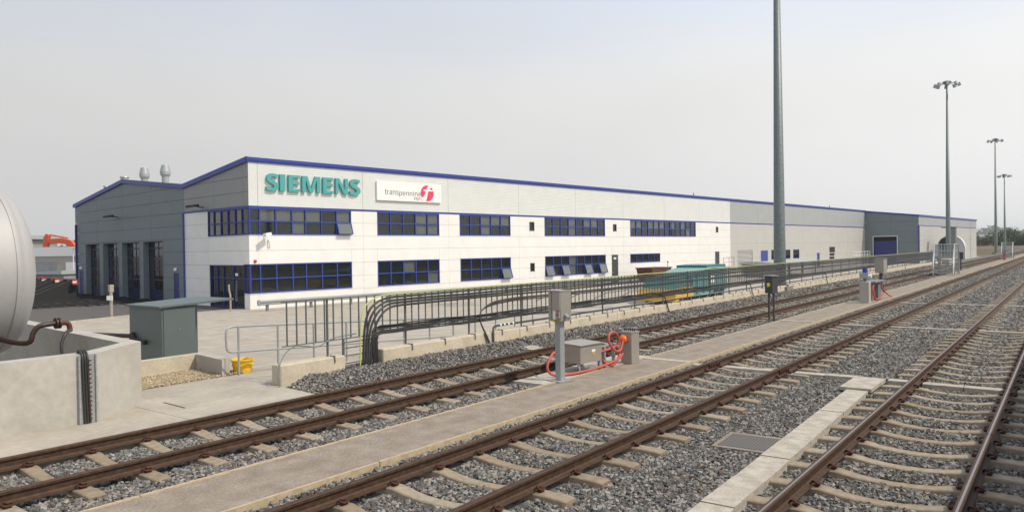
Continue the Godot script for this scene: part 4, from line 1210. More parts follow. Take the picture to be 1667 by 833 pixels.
	for i in 3:
		var wc: float = (dp[i][0] + dp[i][1]) / 2 * K
		var st := thing("buffer_stop", bl[i], "buffer stop", xf * Vector3(-3.2, 0, -wc), PI / 2 - BY, "buffer stops by the gable")
		for s in [-0.75, 0.75]:
			b = MB.new()
			b.extrude(PackedVector2Array([Vector2(-3.2, 0.03), Vector2(2.5, 0.03), Vector2(2.5, 0.2), Vector2(0.3, 0.2), Vector2(0.3, 1.5), Vector2(-0.05, 1.55), Vector2(-3.2, 0.25)]), Vector3(0, 0, s - 0.12), Vector3.RIGHT, Vector3.UP, Vector3(0, 0, 0.24))
			part(b, "side_frame", M.black, st)
		bx("head_beam", Vector3(0.0, 0.95, -1.25), Vector3(0.36, 1.62, 1.15), M.black, st)
		bx("warning_panel", Vector3(-0.03, 1.5, 0.0), Vector3(0.4, 1.655, 0.4), M.red, st)
		for s in [1.28]:
			bx("end_panel", Vector3(-0.06, 1.2, s - 0.1), Vector3(0.3, 1.62, s + 0.1), M.red, st)
			bx("end_light", Vector3(-0.07, 1.34, s - 0.11), Vector3(0.2, 1.5, s + 0.11), M.white_paint, st)
		for s in [-0.75, 0.75]: bx("rail", Vector3(2.4, 0.01, s - 0.04), Vector3(3.1, 0.16, s + 0.04), M.black, st)
	var spl := ["dark siding rails and sleepers leading from the door beside the office", "dark siding rails and sleepers leading from the slate gable's second door", "dark siding rails and sleepers leading from the slate gable's third door"]
	for i in 2:
		var q: Array = [[10.53, 13.47], [14.1, 16.99]][i]
		var wc: float = (q[0] + q[1]) / 2 * K
		var sd := thing("siding_track", spl[i], "railway track", xf * Vector3(-4, 0, -wc), PI / 2 - BY, "sidings at the gable")
		for s in [-0.75, 0.75]: bx("rail", Vector3(-5.5, 0.01, s - 0.04), Vector3(3.9, 0.19, s + 0.04), M.black, sd)
		for j in 12: bx("sleeper", Vector3(-5.4 + j * 0.76, -0.06, -1.3), Vector3(-5.15 + j * 0.76, 0.07, 1.3), M.dark, sd)
	var lp := thing("loading_wall", "grey concrete loading bank with a pale capping behind the buffer stops", "wall", P(-99, YB, 37.5))
	bx("bank", Vector3(-2.8, -0.1, -1.5), Vector3(4.6, 1.3, 1.5), M.shed_grey, lp)
	b = MB.new(); b.hexa([Vector3(-3, 1.3, 2), Vector3(4.8, 1.3, 2), Vector3(4.8, 1.3, -2), Vector3(-3, 1.3, -2), Vector3(-3, 1.5, 2), Vector3(4.8, 1.75, 2), Vector3(4.8, 1.75, -2), Vector3(-3, 1.5, -2)])
	part(b, "capping", M.ribfar, lp)
	lp.rotation.y = 0.35
	# far left: unit, excavator, shed, lamp
	var ub := thing("industrial_unit", "low beige industrial unit with a white parapet and grey shutter", "building", P(-117.5, YB, 46.5), 0.36)
	bx("wall", Vector3(-14, 0, -8), Vector3(14, 3.4, 0), M.beige, ub)
	bx("parapet", Vector3(-14.1, 3.4, -8.1), Vector3(14.1, 4.75, 0.12), M.white_paint, ub)
	bx("shutter", Vector3(-6.6, 0, -0.1), Vector3(-0.4, 2.6, 0.06), M.shed_grey, ub)
	bx("signboard", Vector3(1.2, 0.95, 0.02), Vector3(7.2, 2.5, 0.1), M.sign_white, ub)
	b = MB.new(); b.extrude(PackedVector2Array([Vector2(4.3, 1.75), Vector2(4.9, 1.75), Vector2(4.75, 2.15), Vector2(4.35, 2.05)]), Vector3(0, 0, 0.1), Vector3.RIGHT, Vector3.UP, Vector3(0, 0, 0.03))
	part(b, "sign_mark", M.teal, ub)
	bx("plinth", Vector3(-0.2, 0, -0.1), Vector3(14, 0.7, 0.04), M.rust_pipe, ub)
	var ex := thing("excavator", "orange excavator with its arm folded down beyond the industrial unit", "excavator", P(-136, YB, 56), 0.36)
	ex.scale = Vector3.ONE * 0.92
	b = MB.new(); b.extrude(PackedVector2Array([Vector2(-7.2, 3.6), Vector2(-6.3, 3.6), Vector2(-5.5, 7.6), Vector2(-6.2, 7.9), Vector2(-6.8, 7.2)]), Vector3(0, 0, -0.25), Vector3.RIGHT, Vector3.UP, Vector3(0, 0, 0.5))
	part(b, "dipper_arm", M.excavator, ex)
	b = MB.new(); b.extrude(PackedVector2Array([Vector2(-6.0, 6.3), Vector2(-1.6, 5.9), Vector2(-0.2, 4.9), Vector2(0.3, 3.0), Vector2(1.4, 3.0), Vector2(1.0, 5.2), Vector2(-0.4, 6.6), Vector2(-2.6, 7.0), Vector2(-6.0, 6.9)]), Vector3(0, 0, -0.3), Vector3.RIGHT, Vector3.UP, Vector3(0, 0, 0.6))
	part(b, "boom", M.excavator, ex)
	tb("ram", [Vector3(-5.4, 7.7, 0), Vector3(-1.2, 7.0, 0)], 0.14, M.excavator, ex)
	bx("cab", Vector3(0.6, 1.2, -1.3), Vector3(3.8, 4.2, 1.3), M.excavator, ex)
	for s in [-1.4, 1.4]: bx("crawler", Vector3(-1, 0, s - 0.4), Vector3(4.5, 1.2, s + 0.4), M.black, ex)
	bx("bucket", Vector3(-7.6, 2.4, -0.7), Vector3(-6.2, 3.7, 0.7), M.dark, ex)
	var sh := thing("grey_warehouse", "pale grey warehouse roofline far behind the silver tank", "building", P(-210, YB, 66), 0.36)
	bx("wall", Vector3(-30, 0, -10), Vector3(12, 7.5, 0), M.shed_grey, sh)
	bx("roof", Vector3(-31, 7.5, -11), Vector3(13, 8.4, 1), M.ribfar, sh)
	var lm := thing("yard_lamp", "thin white lamp post in front of the industrial unit", "street lamp", P(-105, YB, 43.2), 0.36)
	tb("pole", [Vector3(0, 0, 0), Vector3(0, 4.4, 0)], 0.06, M.white_paint, lm, 6)
	b = MB.new(); b.obox(Vector3(0.35, 4.45, 0), Vector3(0.9, 0.16, 0.3), Basis(Vector3.BACK, 0.2))
	part(b, "lantern", M.white_paint, lm)
	tree(P(-150, YB, 61), 6.8, 5.0, M.leaf, "small green tree behind the orange excavator", 5, 900)

# ------------------------------------------------------------------ trees
func tree(at: Vector3, h: float, w: float, m: Material, label: String, sd: int, count := 1400, group := "") -> void:
	var t := thing("tree", label, "tree", at, 0.0, group)
	var r := RandomNumberGenerator.new(); r.seed = sd
	var b := MB.new()
	b.tube([Vector3(0, -0.3, 0), Vector3(0.1, h * 0.35, 0), Vector3(0, h * 0.75, 0.1)], 0.035 * h, 7, 0.01 * h)
	for i in 6:
		var a := r.randf() * TAU
		b.tube([Vector3(0.05, h * r.randf_range(0.2, 0.5), 0), Vector3(cos(a) * w * 0.3, h * r.randf_range(0.55, 0.8), sin(a) * w * 0.3)], 0.012 * h, 5, 0.004 * h)
	part(b, "trunk", M.bark, t)
	b = MB.new()
	var lobes := []
	for i in 11:
		var a := r.randf() * TAU; var q := sqrt(r.randf()) * 0.36 * w
		lobes.append([Vector3(cos(a) * q, h * r.randf_range(0.2, 0.8), sin(a) * q), r.randf_range(0.16, 0.27) * w])
	for i in count:
		var l: Array = lobes[r.randi() % lobes.size()]
		var d := Vector3(r.randfn(), r.randfn() * 0.8, r.randfn()).normalized()
		var p: Vector3 = l[0] + d * l[1] * pow(r.randf(), 0.35)
		if p.y < 0.15: p.y = 0.15 + r.randf() * 0.4
		var s := h * r.randf_range(0.025, 0.055)
		var u := Vector3(r.randfn(), r.randfn(), r.randfn()).normalized()
		var v := u.cross(d).normalized()
		b.tri(p - u * s, p + u * s * 0.6 + v * s, p + u * s * 0.4 - v * s)
	part(b, "crown", m, t)

# ------------------------------------------------------------------ track side equipment
func make_wagon() -> void:
	var w := thing("parked_wagon", "low brown ballast wagon standing on the outermost track", "wagon", P(2.31, RT, 14.0))
	var zz := -9.5
	for i in 5:
		bx("side_panel", P(-1.36, 1.0, zz + 3.74), P(-1.3, 2.12 + 0.05 * (i % 2), zz + 0.02), M.rust_pipe, w)
		bx("side_panel", P(1.3, 1.0, zz + 3.74), P(1.36, 2.12, zz + 0.02), M.rust_pipe, w)
		bx("stanchion", P(-1.42, 0.95, zz + 0.06), P(-1.36, 2.32, zz - 0.06), M.rust_pipe, w)
		zz += 3.76
	bx("floor", P(-1.36, 0.9, 9.3), P(1.36, 1.0, -9.5), M.rust_pipe, w)
	for q in [-9.5, 9.24]: bx("end_panel", P(-1.3, 1.0, q + 0.06), P(1.3, 2.2, q), M.rust_pipe, w)
	bx("solebar", P(-1.15, 0.62, 9.3), P(-0.95, 0.9, -9.5), M.black, w)
	bx("solebar", P(0.95, 0.62, 9.3), P(1.15, 0.9, -9.5), M.black, w)
	for q in [-7.5, -5.7, 5.7, 7.5]:
		for s in [-0.7525, 0.7525]:
			var b := MB.new()
			b.lathe([Vector2(0, -0.06), Vector2(0.42, -0.06), Vector2(0.42, 0.05), Vector2(0.45, 0.05), Vector2(0.45, 0.08), Vector2(0, 0.08)] if s < 0 else [Vector2(0, -0.08), Vector2(0.45, -0.08), Vector2(0.45, -0.05), Vector2(0.42, -0.05), Vector2(0.42, 0.06), Vector2(0, 0.06)], P(s, 0.42, q), Basis(Vector3.UP, Vector3.RIGHT, Vector3.FORWARD), 24, true)
			part(b, "wheel", M.dark, w)
		tb("axle", [P(-0.7, 0.42, q), P(0.7, 0.42, q)], 0.08, M.dark, w)

func make_equipment() -> void:
	# emptying unit beside the walkway
	var pl := thing("equipment_plinth", "pale concrete plinth under the steel boxes beside the walkway", "plinth", P(-8.6, -0.1, 13.8))
	bx("slab", P(-8.98, -0.1, 16.4) - pl.position, P(-8.225, 0.06, 11.9) - pl.position, M.concrete_lid, pl)
	var c := thing("control_post", "stainless control cabinet mounted high on a galvanised steel post", "control cabinet", P(-8.2, 0.06, 12.42), -0.25)
	bx("post", Vector3(-0.075, 0, -0.06), Vector3(0.075, 1.22, 0.06), M.galv, c)
	bx("base_plate", Vector3(-0.2, 0.0, -0.2), Vector3(0.2, 0.02, 0.2), M.galv, c)
	bx("cabinet", Vector3(-0.19, 1.2, -0.16), Vector3(0.17, 1.8, 0.12), M.stainless, c)
	bx("cabinet_door", Vector3(-0.03, 1.42, 0.12), Vector3(0.165, 1.79, 0.145), M.stainless, c)
	bx("rain_hood", Vector3(-0.2, 1.8, -0.17), Vector3(0.18, 1.815, 0.16), M.stainless, c)
	bx("door_seam", Vector3(-0.1, 1.22, 0.12), Vector3(-0.093, 1.79, 0.125), M.dark, c)
	bx("socket", Vector3(-0.02, 1.24, 0.12), Vector3(0.05, 1.41, 0.16), M.white_paint, c)
	bx("socket", Vector3(0.08, 1.27, 0.12), Vector3(0.16, 1.4, 0.16), M.stainless, c)
	bx("switch", Vector3(-0.01, 1.19, 0.12), Vector3(0.04, 1.25, 0.165), M.amber, c)
	bx("switch", Vector3(0.1, 1.31, 0.155), Vector3(0.14, 1.37, 0.17), M.red, c)
	tb("side_socket", [Vector3(0.17, 1.33, 0.0), Vector3(0.27, 1.27, 0.0)], 0.035, M.galv, c)
	var jb := thing("pump_box", "stainless pump box on short legs between post and pedestal", "junction box", P(-8.5, 0.06, 13.7), -0.12)
	var b := MB.new(); b.chbox(Vector3(-0.33, 0.2, -0.4), Vector3(0.26, 0.58, 0.34), 0.012)
	part(b, "box_body", M.stainless, jb)
	b = MB.new(); b.hexa([Vector3(-0.36, 0.58, 0.37), Vector3(0.29, 0.58, 0.37), Vector3(0.29, 0.58, -0.43), Vector3(-0.36, 0.58, -0.43), Vector3(-0.36, 0.62, 0.37), Vector3(0.29, 0.595, 0.37), Vector3(0.29, 0.595, -0.43), Vector3(-0.36, 0.62, -0.43)])
	part(b, "box_lid", M.stainless, jb)
	for q in [[-0.28, -0.38], [0.2, -0.38], [-0.28, 0.33], [0.2, 0.33]]: bx("leg", Vector3(q[0] - 0.025, 0, q[1] - 0.025), Vector3(q[0] + 0.025, 0.21, q[1] + 0.025), M.galv, jb)
	bx("notice", Vector3(0.26, 0.42, -0.16), Vector3(0.266, 0.47, -0.04), M.white_paint, jb)
	bx("notice", Vector3(0.26, 0.36, -0.14), Vector3(0.267, 0.42, -0.06), M.amber, jb)
	tb("outlet_hose", smooth([Vector3(0.15, 0.22, 0.3), Vector3(0.2, 0.1, 0.34), Vector3(0.24, 0.03, 0.45)]), 0.02, M.black, jb)
	var pd := thing("hose_pedestal", "stainless pedestal holding an orange hose coupling", "pedestal", P(-8.1, 0.06, 15.2), -0.1)
	b = MB.new(); b.chbox(Vector3(-0.16, 0, -0.16), Vector3(0.14, 0.7, 0.16), 0.01)
	part(b, "body", M.stainless, pd)
	bx("cap", Vector3(-0.17, 0.7, -0.17), Vector3(0.15, 0.73, 0.17), M.stainless, pd)
	for i in 6: tb("spike", [Vector3(-0.14 + i * 0.052, 0.73, 0.0), Vector3(-0.14 + i * 0.052, 0.79, 0.0)], 0.014, M.black, pd, 6)
	b = MB.new(); b.lathe([Vector2(0.0, 0.0), Vector2(0.095, 0.0), Vector2(0.1, 0.06), Vector2(0.07, 0.12), Vector2(0, 0.13)], Vector3(-0.05, 0.56, 0.155), Basis(Vector3.RIGHT, PI / 2), 16)
	part(b, "coupling", M.orange, pd)
	var hs := thing("red_hose", "red hose looped between the stainless box and the pedestal", "hose", P(-8.4, 0.06, 14.0))
	var pts := []
	for q in [[-8.75, 0.5, 13.3], [-8.7, 0.52, 12.95], [-8.62, 0.42, 12.66], [-8.6, 0.24, 12.55], [-8.52, 0.1, 12.7], [-8.3, 0.1, 13.1], [-8.2, 0.12, 13.8], [-8.15, 0.16, 14.3], [-8.12, 0.22, 14.7], [-8.16, 0.3, 14.95]]: pts.append(P(q[0], q[1], q[2]) - hs.position)
	tb("lower_run", smooth(pts), 0.028, M.hose, hs)
	pts = []
	for q in [[-8.3, 0.42, 14.1], [-8.25, 0.45, 14.5], [-8.2, 0.52, 14.75], [-8.15, 0.7, 14.72], [-8.12, 0.83, 14.5], [-8.1, 0.82, 14.25], [-8.08, 0.65, 14.18], [-8.06, 0.47, 14.35], [-8.08, 0.4, 14.6], [-8.1, 0.46, 14.78], [-8.12, 0.6, 14.88]]: pts.append(P(q[0], q[1], q[2]) - hs.position)
	tb("upper_coil", smooth(pts), 0.028, M.hose, hs)
	pts = []
	for q in [[-8.3, 0.3, 14.2], [-8.2, 0.14, 14.3], [-8.14, 0.12, 14.5], [-8.13, 0.3, 14.72], [-8.14, 0.48, 14.7]]: pts.append(P(q[0], q[1], q[2]) - hs.position)
	tb("back_coil", smooth(pts), 0.027, M.hose, hs)
	for z in [14.32, 14.75]: bx("hose_stand", P(-8.32, 0.055, z + 0.03) - hs.position, P(-8.26, 0.52, z - 0.03) - hs.position, M.galv, hs)
	tb("hose_rail", [P(-8.29, 0.53, 14.1) - hs.position, P(-8.29, 0.53, 14.98) - hs.position], 0.018, M.galv, hs)
	# indicator on two legs
	var ib := thing("indicator_box", "black indicator box with a yellow lens on two thin legs", "signal", P(-8.5, 0.055, 26.5), -0.6)
	for s in [-0.13, 0.13]:
		tb("leg", [Vector3(s, 0, 0), Vector3(s, 0.95, 0)], 0.035, M.dark, ib)
		bx("foot", Vector3(s - 0.08, 0, -0.08), Vector3(s + 0.08, 0.02, 0.08), M.dark, ib)
	b = MB.new(); b.chbox(Vector3(-0.2, 0.95, -0.14), Vector3(0.2, 1.56, 0.14), 0.03)
	part(b, "housing", M.dark, ib)
	b = MB.new(); b.lathe([Vector2(0, 0), Vector2(0.075, 0), Vector2(0.075, 0.05), Vector2(0.0, 0.07)], Vector3(0.05, 1.25, 0.13), Basis(Vector3.RIGHT, PI / 2), 14)
	part(b, "lens", M.lens_yellow, ib)
	b = MB.new(); b.lathe([Vector2(0, 0), Vector2(0.05, 0), Vector2(0.05, 0.05), Vector2(0.0, 0.07)], Vector3(-0.1, 1.28, 0.13), Basis(Vector3.RIGHT, PI / 2), 14)
	part(b, "lens", M.blue, ib)
	bx("cap_plate", Vector3(-0.22, 1.56, -0.16), Vector3(0.22, 1.585, 0.16), M.stainless, ib)
	# second emptying unit
	var h2 := thing("water_hydrant", "grey hydrant pillar with a blue cap on the walkway edge", "hydrant", P(-7.4, 0.055, 36.1))
	b = MB.new(); b.chbox(Vector3(-0.2, 0, -0.2), Vector3(0.2, 0.95, 0.2), 0.02)
	part(b, "pillar", M.beige, h2)
	tb("stem", [Vector3(0, 0.95, 0), Vector3(0, 1.1, 0)], 0.06, M.galv_dull, h2)
	bx("valve_head", Vector3(-0.2, 1.1, -0.15), Vector3(0.15, 1.35, 0.15), M.galv, h2)
	tb("cap", [Vector3(0, 1.35, 0), Vector3(0, 1.58, 0)], 0.11, M.blue, h2, 12)
	tb("outlet", [Vector3(0.15, 1.2, 0), Vector3(0.27, 1.2, 0)], 0.08, M.white_paint, h2)
	var hr := thing("hose_rack", "galvanised rack with red hose draped over it behind the hydrant", "hose rack", P(-7.45, 0.055, 38.2))
	for z in [-1.0, -0.3, 0.35, 0.95]:
		tb("leg", [P(0, 0, z), P(0, 0.85, z)], 0.05, M.galv, hr, 6)
	bx("shelf", P(-0.35, 0.85, 1.3), P(0.3, 0.9, -1.1), M.galv_dull, hr)
	bx("pump_body", P(-0.15, 0.02, 0.6), P(0.2, 0.75, -0.1), M.galv_dull, hr)
	pts = []
	for q in [[0.1, 0.1, -1.1], [0.18, 0.6, -1.2], [0.2, 0.82, -0.8], [0.2, 0.86, -0.2], [0.2, 0.75, 0.3], [0.22, 0.5, 0.8], [0.3, 0.2, 1.5], [0.4, 0.05, 2.0]]: pts.append(P(q[0], q[1], q[2]))
	tb("hose", smooth(pts), 0.035, M.hose, hr)
	pts = []
	for q in [[0.15, 0.7, -1.0], [0.2, 0.2, -0.95], [0.22, 0.08, -0.6], [0.22, 0.1, 0.3], [0.22, 0.3, 1.1], [0.2, 0.62, 1.2]]: pts.append(P(q[0], q[1], q[2]))
	tb("hose", smooth(pts), 0.035, M.hose, hr)
	var c2 := thing("control_post", "grey control cabinet on a dark post behind the red hose rack", "control cabinet", P(-8.9, 0.0, 47.6), -0.3)
	tb("post", [Vector3(0, -0.05, 0), Vector3(0, 1.2, 0)], 0.09, M.dark, c2)
	b = MB.new(); b.chbox(Vector3(-0.27, 0.98, -0.2), Vector3(0.27, 1.82, 0.2), 0.015)
	part(b, "cabinet", M.stainless, c2)
	bx("rain_hood", Vector3(-0.3, 1.82, -0.22), Vector3(0.3, 1.84, 0.24), M.stainless, c2)
	for q in [[-8.6, 84.0, "small dark signal post beside the walkway past the access platform"], [-8.7, 52.0, ""]]:
		if q[2] == "": continue
		var sp := thing("signal_post", q[2], "signal", P(q[0], 0, q[1]))
		tb("pole", [Vector3(0, 0, 0), Vector3(0, 1.1, 0)], 0.06, M.dark, sp)
		b = MB.new(); b.chbox(Vector3(-0.22, 1.05, -0.2), Vector3(0.22, 1.75, 0.2), 0.03)
		part(b, "head", M.dark, sp)
	var hs2 := thing("fire_hydrant", "small red hose pillar on the distant walkway", "hydrant", P(-7.7, 0.055, 128))
	bx("pillar", Vector3(-0.16, 0, -0.16), Vector3(0.16, 0.9, 0.16), M.hose, hs2)
	bx("collar", Vector3(-0.2, 0.9, -0.2), Vector3(0.2, 1.1, 0.2), M.galv_dull, hs2)
	var eqc := thing("relay_cabinet", "dark green relay cabinet beyond the end of the parapet", "cabinet", P(-13.4, 0, 112))
	b = MB.new(); b.chbox(Vector3(-0.7, -0.1, -0.6), Vector3(0.7, 2.2, 0.6), 0.04)
	part(b, "body", M.kiosk, eqc)
	bx("base", Vector3(-0.8, -0.3, -0.7), Vector3(0.8, -0.1, 0.7), M.concrete_lid, eqc)
	for q in [[-11.9, 100.5, "pale concrete block at the far end of the parapet"], [-12.3, 106.8, "pale concrete block beside the relay cabinet"]]:
		var cbk := thing("concrete_block", q[2], "block", P(q[0], 0, q[1]))
		b = MB.new(); b.chbox(Vector3(-0.6, -0.3, -1.3), Vector3(0.6, 0.75, 1.3), 0.04)
		part(b, "block_body", M.concrete_lid, cbk)
	# light masts
	var ml := ["tall tapered light mast rising from a concrete block beside the parapet", "tall light mast standing behind the steel access platform", "slim light mast beyond the depot's far end", "shorter light mast farthest along the tracks"]
	var mp := [[-12.46, 40.3, 23.2, 0.325], [-12.46, 108.5, 23.0, 0.31], [-12.46, 183.0, 23.9, 0.31], [-12.46, 209.0, 18.4, 0.28]]
	for i in 4:
		var q: Array = mp[i]
		var m := thing("light_mast", ml[i], "light mast", P(q[0], 0, q[1]), 0.4 * i, "light masts along the parapet")
		b = MB.new()
		b.lathe([Vector2(q[3], 0.5), Vector2(q[3] * 0.98, 1.2), Vector2(q[3] * 0.3, q[2] - 0.2), Vector2(0, q[2] - 0.2)], Vector3.ZERO, Basis.IDENTITY, 24)
		part(b, "shaft", M.mast, m)
		bx("plinth", Vector3(-0.53, -0.6, -0.53), Vector3(0.53, 0.5, 0.53), M.plinth, m)
		b = MB.new(); b.lathe([Vector2(q[3], 0.5), Vector2(q[3] + 0.13, 0.5), Vector2(q[3] + 0.13, 0.54), Vector2(q[3], 0.54)], Vector3.ZERO, Basis.IDENTITY, 24, true)
		part(b, "base_flange", M.mast, m)
		for k in 16:
			var a := TAU * k / 16
			b = MB.new(); b.tube([Vector3(cos(a) * (q[3] + 0.085), 0.54, sin(a) * (q[3] + 0.085)), Vector3(cos(a) * (q[3] + 0.085), 0.6, sin(a) * (q[3] + 0.085))], 0.025, 6)
			part(b, "bolt", M.dark, m)
		bx("access_door", Vector3(q[3] - 0.05, 0.95, -0.1), Vector3(q[3] + 0.008, 1.7, 0.1), M.mast, m)
		b = MB.new(); b.lathe([Vector2(0.1, q[2] - 0.5), Vector2(0.5, q[2] - 0.12), Vector2(0.52, q[2]), Vector2(0.22, q[2] + 0.12), Vector2(0, q[2] + 0.14)], Vector3.ZERO, Basis.IDENTITY, 20, true)
		part(b, "crown_ring", M.mast, m)
		for k in 8:
			var a := TAU * k / 8 + 0.2
			var dir := Vector3(cos(a), 0, sin(a))
			b = MB.new()
			b.tube([dir * 0.3 + Vector3(0, q[2] - 0.2, 0), dir * 1.2 + Vector3(0, q[2] - 0.3, 0)], 0.03, 6)
			b.obox(dir * 1.32 + Vector3(0, q[2] - 0.42, 0), Vector3(0.32, 0.42, 0.32), Basis(dir, Vector3.UP, dir.cross(Vector3.UP)) * Basis(Vector3.BACK, 0.35))
			part(b, "floodlight", M.galv, m)
	# access platforms
	platform(P(-8.25, 0.055, 70.5), "galvanised steel access platform with stairs beside the walkway", 2.5, 1.4)
	platform(P(-8.0, 0.055, 140.0), "second galvanised access platform far along the walkway", 2.5, 1.4)
	# wash plant end in front of the projecting block
	var xf := Transform3D(Basis(Vector3.UP, PI / 2 - BY), C0)
	var wt := thing("wash_shelter", "small round topped shelter, half black and half white, before the projecting block", "shelter", xf * Vector3(125, 0, 11.6), PI / 2 - BY)
	for q in [[-1.0, M.black, "dark_half"], [1.0, M.whitegrey, "white_half"]]:
		var arc := PackedVector2Array([Vector2(0, 0), Vector2(q[0] * 2.12, 0)])
		for k in 9: arc.append(Vector2(q[0] * 2.12 * cos(PI / 2 * k / 8), 2.6 + 2.1 * sin(PI / 2 * k / 8)))
		b = MB.new(); b.extrude(arc, Vector3.ZERO, Vector3.BACK, Vector3.UP, Vector3(1.2, 0, 0))
		part(b, q[2], q[1], wt)
	tb("rim", [Vector3(-0.03, 0, -2.15), Vector3(-0.03, 2.6, -2.15), Vector3(-0.03, 4.1, -1.5), Vector3(-0.03, 4.73, 0), Vector3(-0.03, 4.1, 1.5), Vector3(-0.03, 2.6, 2.15), Vector3(-0.03, 0, 2.15)], 0.05, M.galv, wt, 6)
	var cl := thing("equipment_tower", "tall narrow grey equipment tower in front of the round topped shelter", "tower", xf * Vector3(123.5, 0, 12.2), PI / 2 - BY)
	bx("shaft", Vector3(-0.5, 0, -0.55), Vector3(0.5, 6.0, 0.55), M.galv_dull, cl)
	bx("cap", Vector3(-0.6, 6.0, -1.6), Vector3(0.6, 6.12, 0.6), M.dark, cl)
	# white guard rails by the projecting block
	for q in [[79.2 * K, 81.5 * K, 1.2, "white guard rail beside the small blue wall door"], [88.0 * K, 95.0 * K, 1.6, "long white guard rail before the shaded wall corner"], [101.0 * K, 106.0 * K, 10.5, "white guard rail in front of the far train door"]]:
		var gr := thing("guard_rail", q[3], "guard rail", xf * Vector3(q[0], 0, q[2]), PI / 2 - BY, "white guard rails")
		var len: float = q[1] - q[0]
		for y in [1.05, 1.6, 2.15]: tb("rail", [Vector3(0, y, 0), Vector3(len, y, 0)], 0.035, M.white_paint, gr, 6)
		var n := int(len / 1.4)
		for i in n + 1: tb("post", [Vector3(len * i / n, 0, 0), Vector3(len * i / n, 2.15, 0)], 0.035, M.white_paint, gr, 6)
	# parked truck behind the ladder
	var tk := thing("service_truck", "teal service truck with a yellow front parked behind the cable ladder", "truck", P(-20.4, YB, 46.0), 0.06)
	tk.scale = Vector3(1, 0.84, 1)
	# local +z is towards the camera end
	var side := PackedVector2Array([Vector2(-5.2, 0.45), Vector2(1.7, 0.45), Vector2(1.7, 1.75), Vector2(1.2, 2.05), Vector2(-0.2, 2.3), Vector2(-1.8, 2.42), Vector2(-5.2, 2.3)])
	b = MB.new(); b.extrude(side, Vector3(-1.15, 0, 0), Vector3.BACK, Vector3.UP, Vector3(2.3, 0, 0))
	part(b, "body", M.teal, tk)
	b = MB.new(); b.extrude(PackedVector2Array([Vector2(-5.25, 2.28), Vector2(-1.2, 2.4), Vector2(-1.2, 2.62), Vector2(-3.2, 2.66), Vector2(-5.25, 2.62)]), Vector3(-1.05, 0, 0), Vector3.BACK, Vector3.UP, Vector3(2.1, 0, 0))
	part(b, "roof_rim", M.teal_dark, tk)
	b = MB.new(); b.extrude(PackedVector2Array([Vector2(-4.6, 2.3), Vector2(-1.8, 2.43), Vector2(-0.2, 2.32), Vector2(1.2, 2.07), Vector2(1.2, 2.09), Vector2(-0.2, 2.36), Vector2(-1.8, 2.5), Vector2(-4.6, 2.45)]), Vector3(-1.0, 0, 0), Vector3.BACK, Vector3.UP, Vector3(2.3, 0, 0))
	part(b, "roof_sheet", M.teal_pale, tk)
	b = MB.new(); b.extrude(PackedVector2Array([Vector2(1.71, 0.4), Vector2(4.7, 0.35), Vector2(4.85, 0.75), Vector2(4.7, 1.1), Vector2(1.71, 1.15)]), Vector3(-1.2, 0, 0), Vector3.BACK, Vector3.UP, Vector3(2.4, 0, 0))
	part(b, "bonnet", M.amber, tk)
	b = MB.new(); b.extrude(PackedVector2Array([Vector2(1.71, 1.16), Vector2(4.6, 1.11), Vector2(3.9, 1.85), Vector2(1.71, 1.95)]), Vector3(-1.05, 0, 0), Vector3.BACK, Vector3.UP, Vector3(2.1, 0, 0))
	part(b, "cab_glazing", M.teal_dark, tk)
	bx("bumper", Vector3(-1.3, 0.25, 4.5), Vector3(1.3, 0.6, 5.1), M.amber, tk)
	for z in [-4.2, -2.9, -1.6, -0.3, 1.0]: bx("rib", Vector3(1.15, 0.5, z - 0.05), Vector3(1.19, 2.0, z + 0.05), M.teal_dark, tk)
	bx("white_panel", Vector3(1.15, 1.2, -2.4), Vector3(1.17, 1.75, -1.7), M.white_paint, tk)
	bx("tail_plate", Vector3(1.2, 0.7, 1.5), Vector3(1.23, 1.1, 1.75), M.red, tk)
	for z in [-4.0, -2.8, 3.6]:
		for s in [-1.0, 1.0]:
			b = MB.new(); b.lathe([Vector2(0, -0.14), Vector2(0.46, -0.14), Vector2(0.48, 0), Vector2(0.46, 0.14), Vector2(0, 0.14)], Vector3(s * 1.05, 0.46, z), Basis(Vector3.UP, Vector3.RIGHT, Vector3.FORWARD), 20, true)
			part(b, "wheel", M.black, tk)
	var sk := thing("red_skip", "dark red open skip standing against the white depot wall", "skip", xf * Vector3(41.6, 0, 3.0), PI / 2 - BY)
	b = MB.new(); b.extrude(PackedVector2Array([Vector2(-1.3, 0), Vector2(1.3, 0), Vector2(1.85, 1.35), Vector2(-1.85, 1.35)]), Vector3(0, 0, -0.9), Vector3.RIGHT, Vector3.UP, Vector3(0, 0, 1.8))
	part(b, "hopper", M.rust_pipe, sk)
	bx("rim", Vector3(-1.92, 1.35, -0.97), Vector3(1.92, 1.44, 0.97), M.dark, sk)
	var pp := thing("marker_pole", "thin grey pole with a round head beside the red skip", "pole", xf * Vector3(41.9, 0, 4.4), PI / 2 - BY)
	tb("pole", [Vector3(0, 0, 0), Vector3(0, 1.9, 0)], 0.035, M.galv_dull, pp, 6)
	b = MB.new(); b.lathe([Vector2(0, 1.88), Vector2(0.1, 1.94), Vector2(0.1, 2.05), Vector2(0, 2.1)], Vector3.ZERO, Basis.IDENTITY, 12)
	part(b, "head", M.galv, pp)
	var ss := thing("bike_shelter", "grey flat roofed shelter in front of the blue doors", "shelter", xf * Vector3(60.5, 0, 8.0), PI / 2 - BY)
	b = MB.new(); b.extrude(PackedVector2Array([Vector2(-2, 1.42), Vector2(2, 1.42), Vector2(2.1, 1.58), Vector2(0, 1.72), Vector2(-2.1, 1.58)]), Vector3(-6.3, 0, 0), Vector3.BACK, Vector3.UP, Vector3(12.6, 0, 0))
	part(b, "roof", M.ribfar, ss)
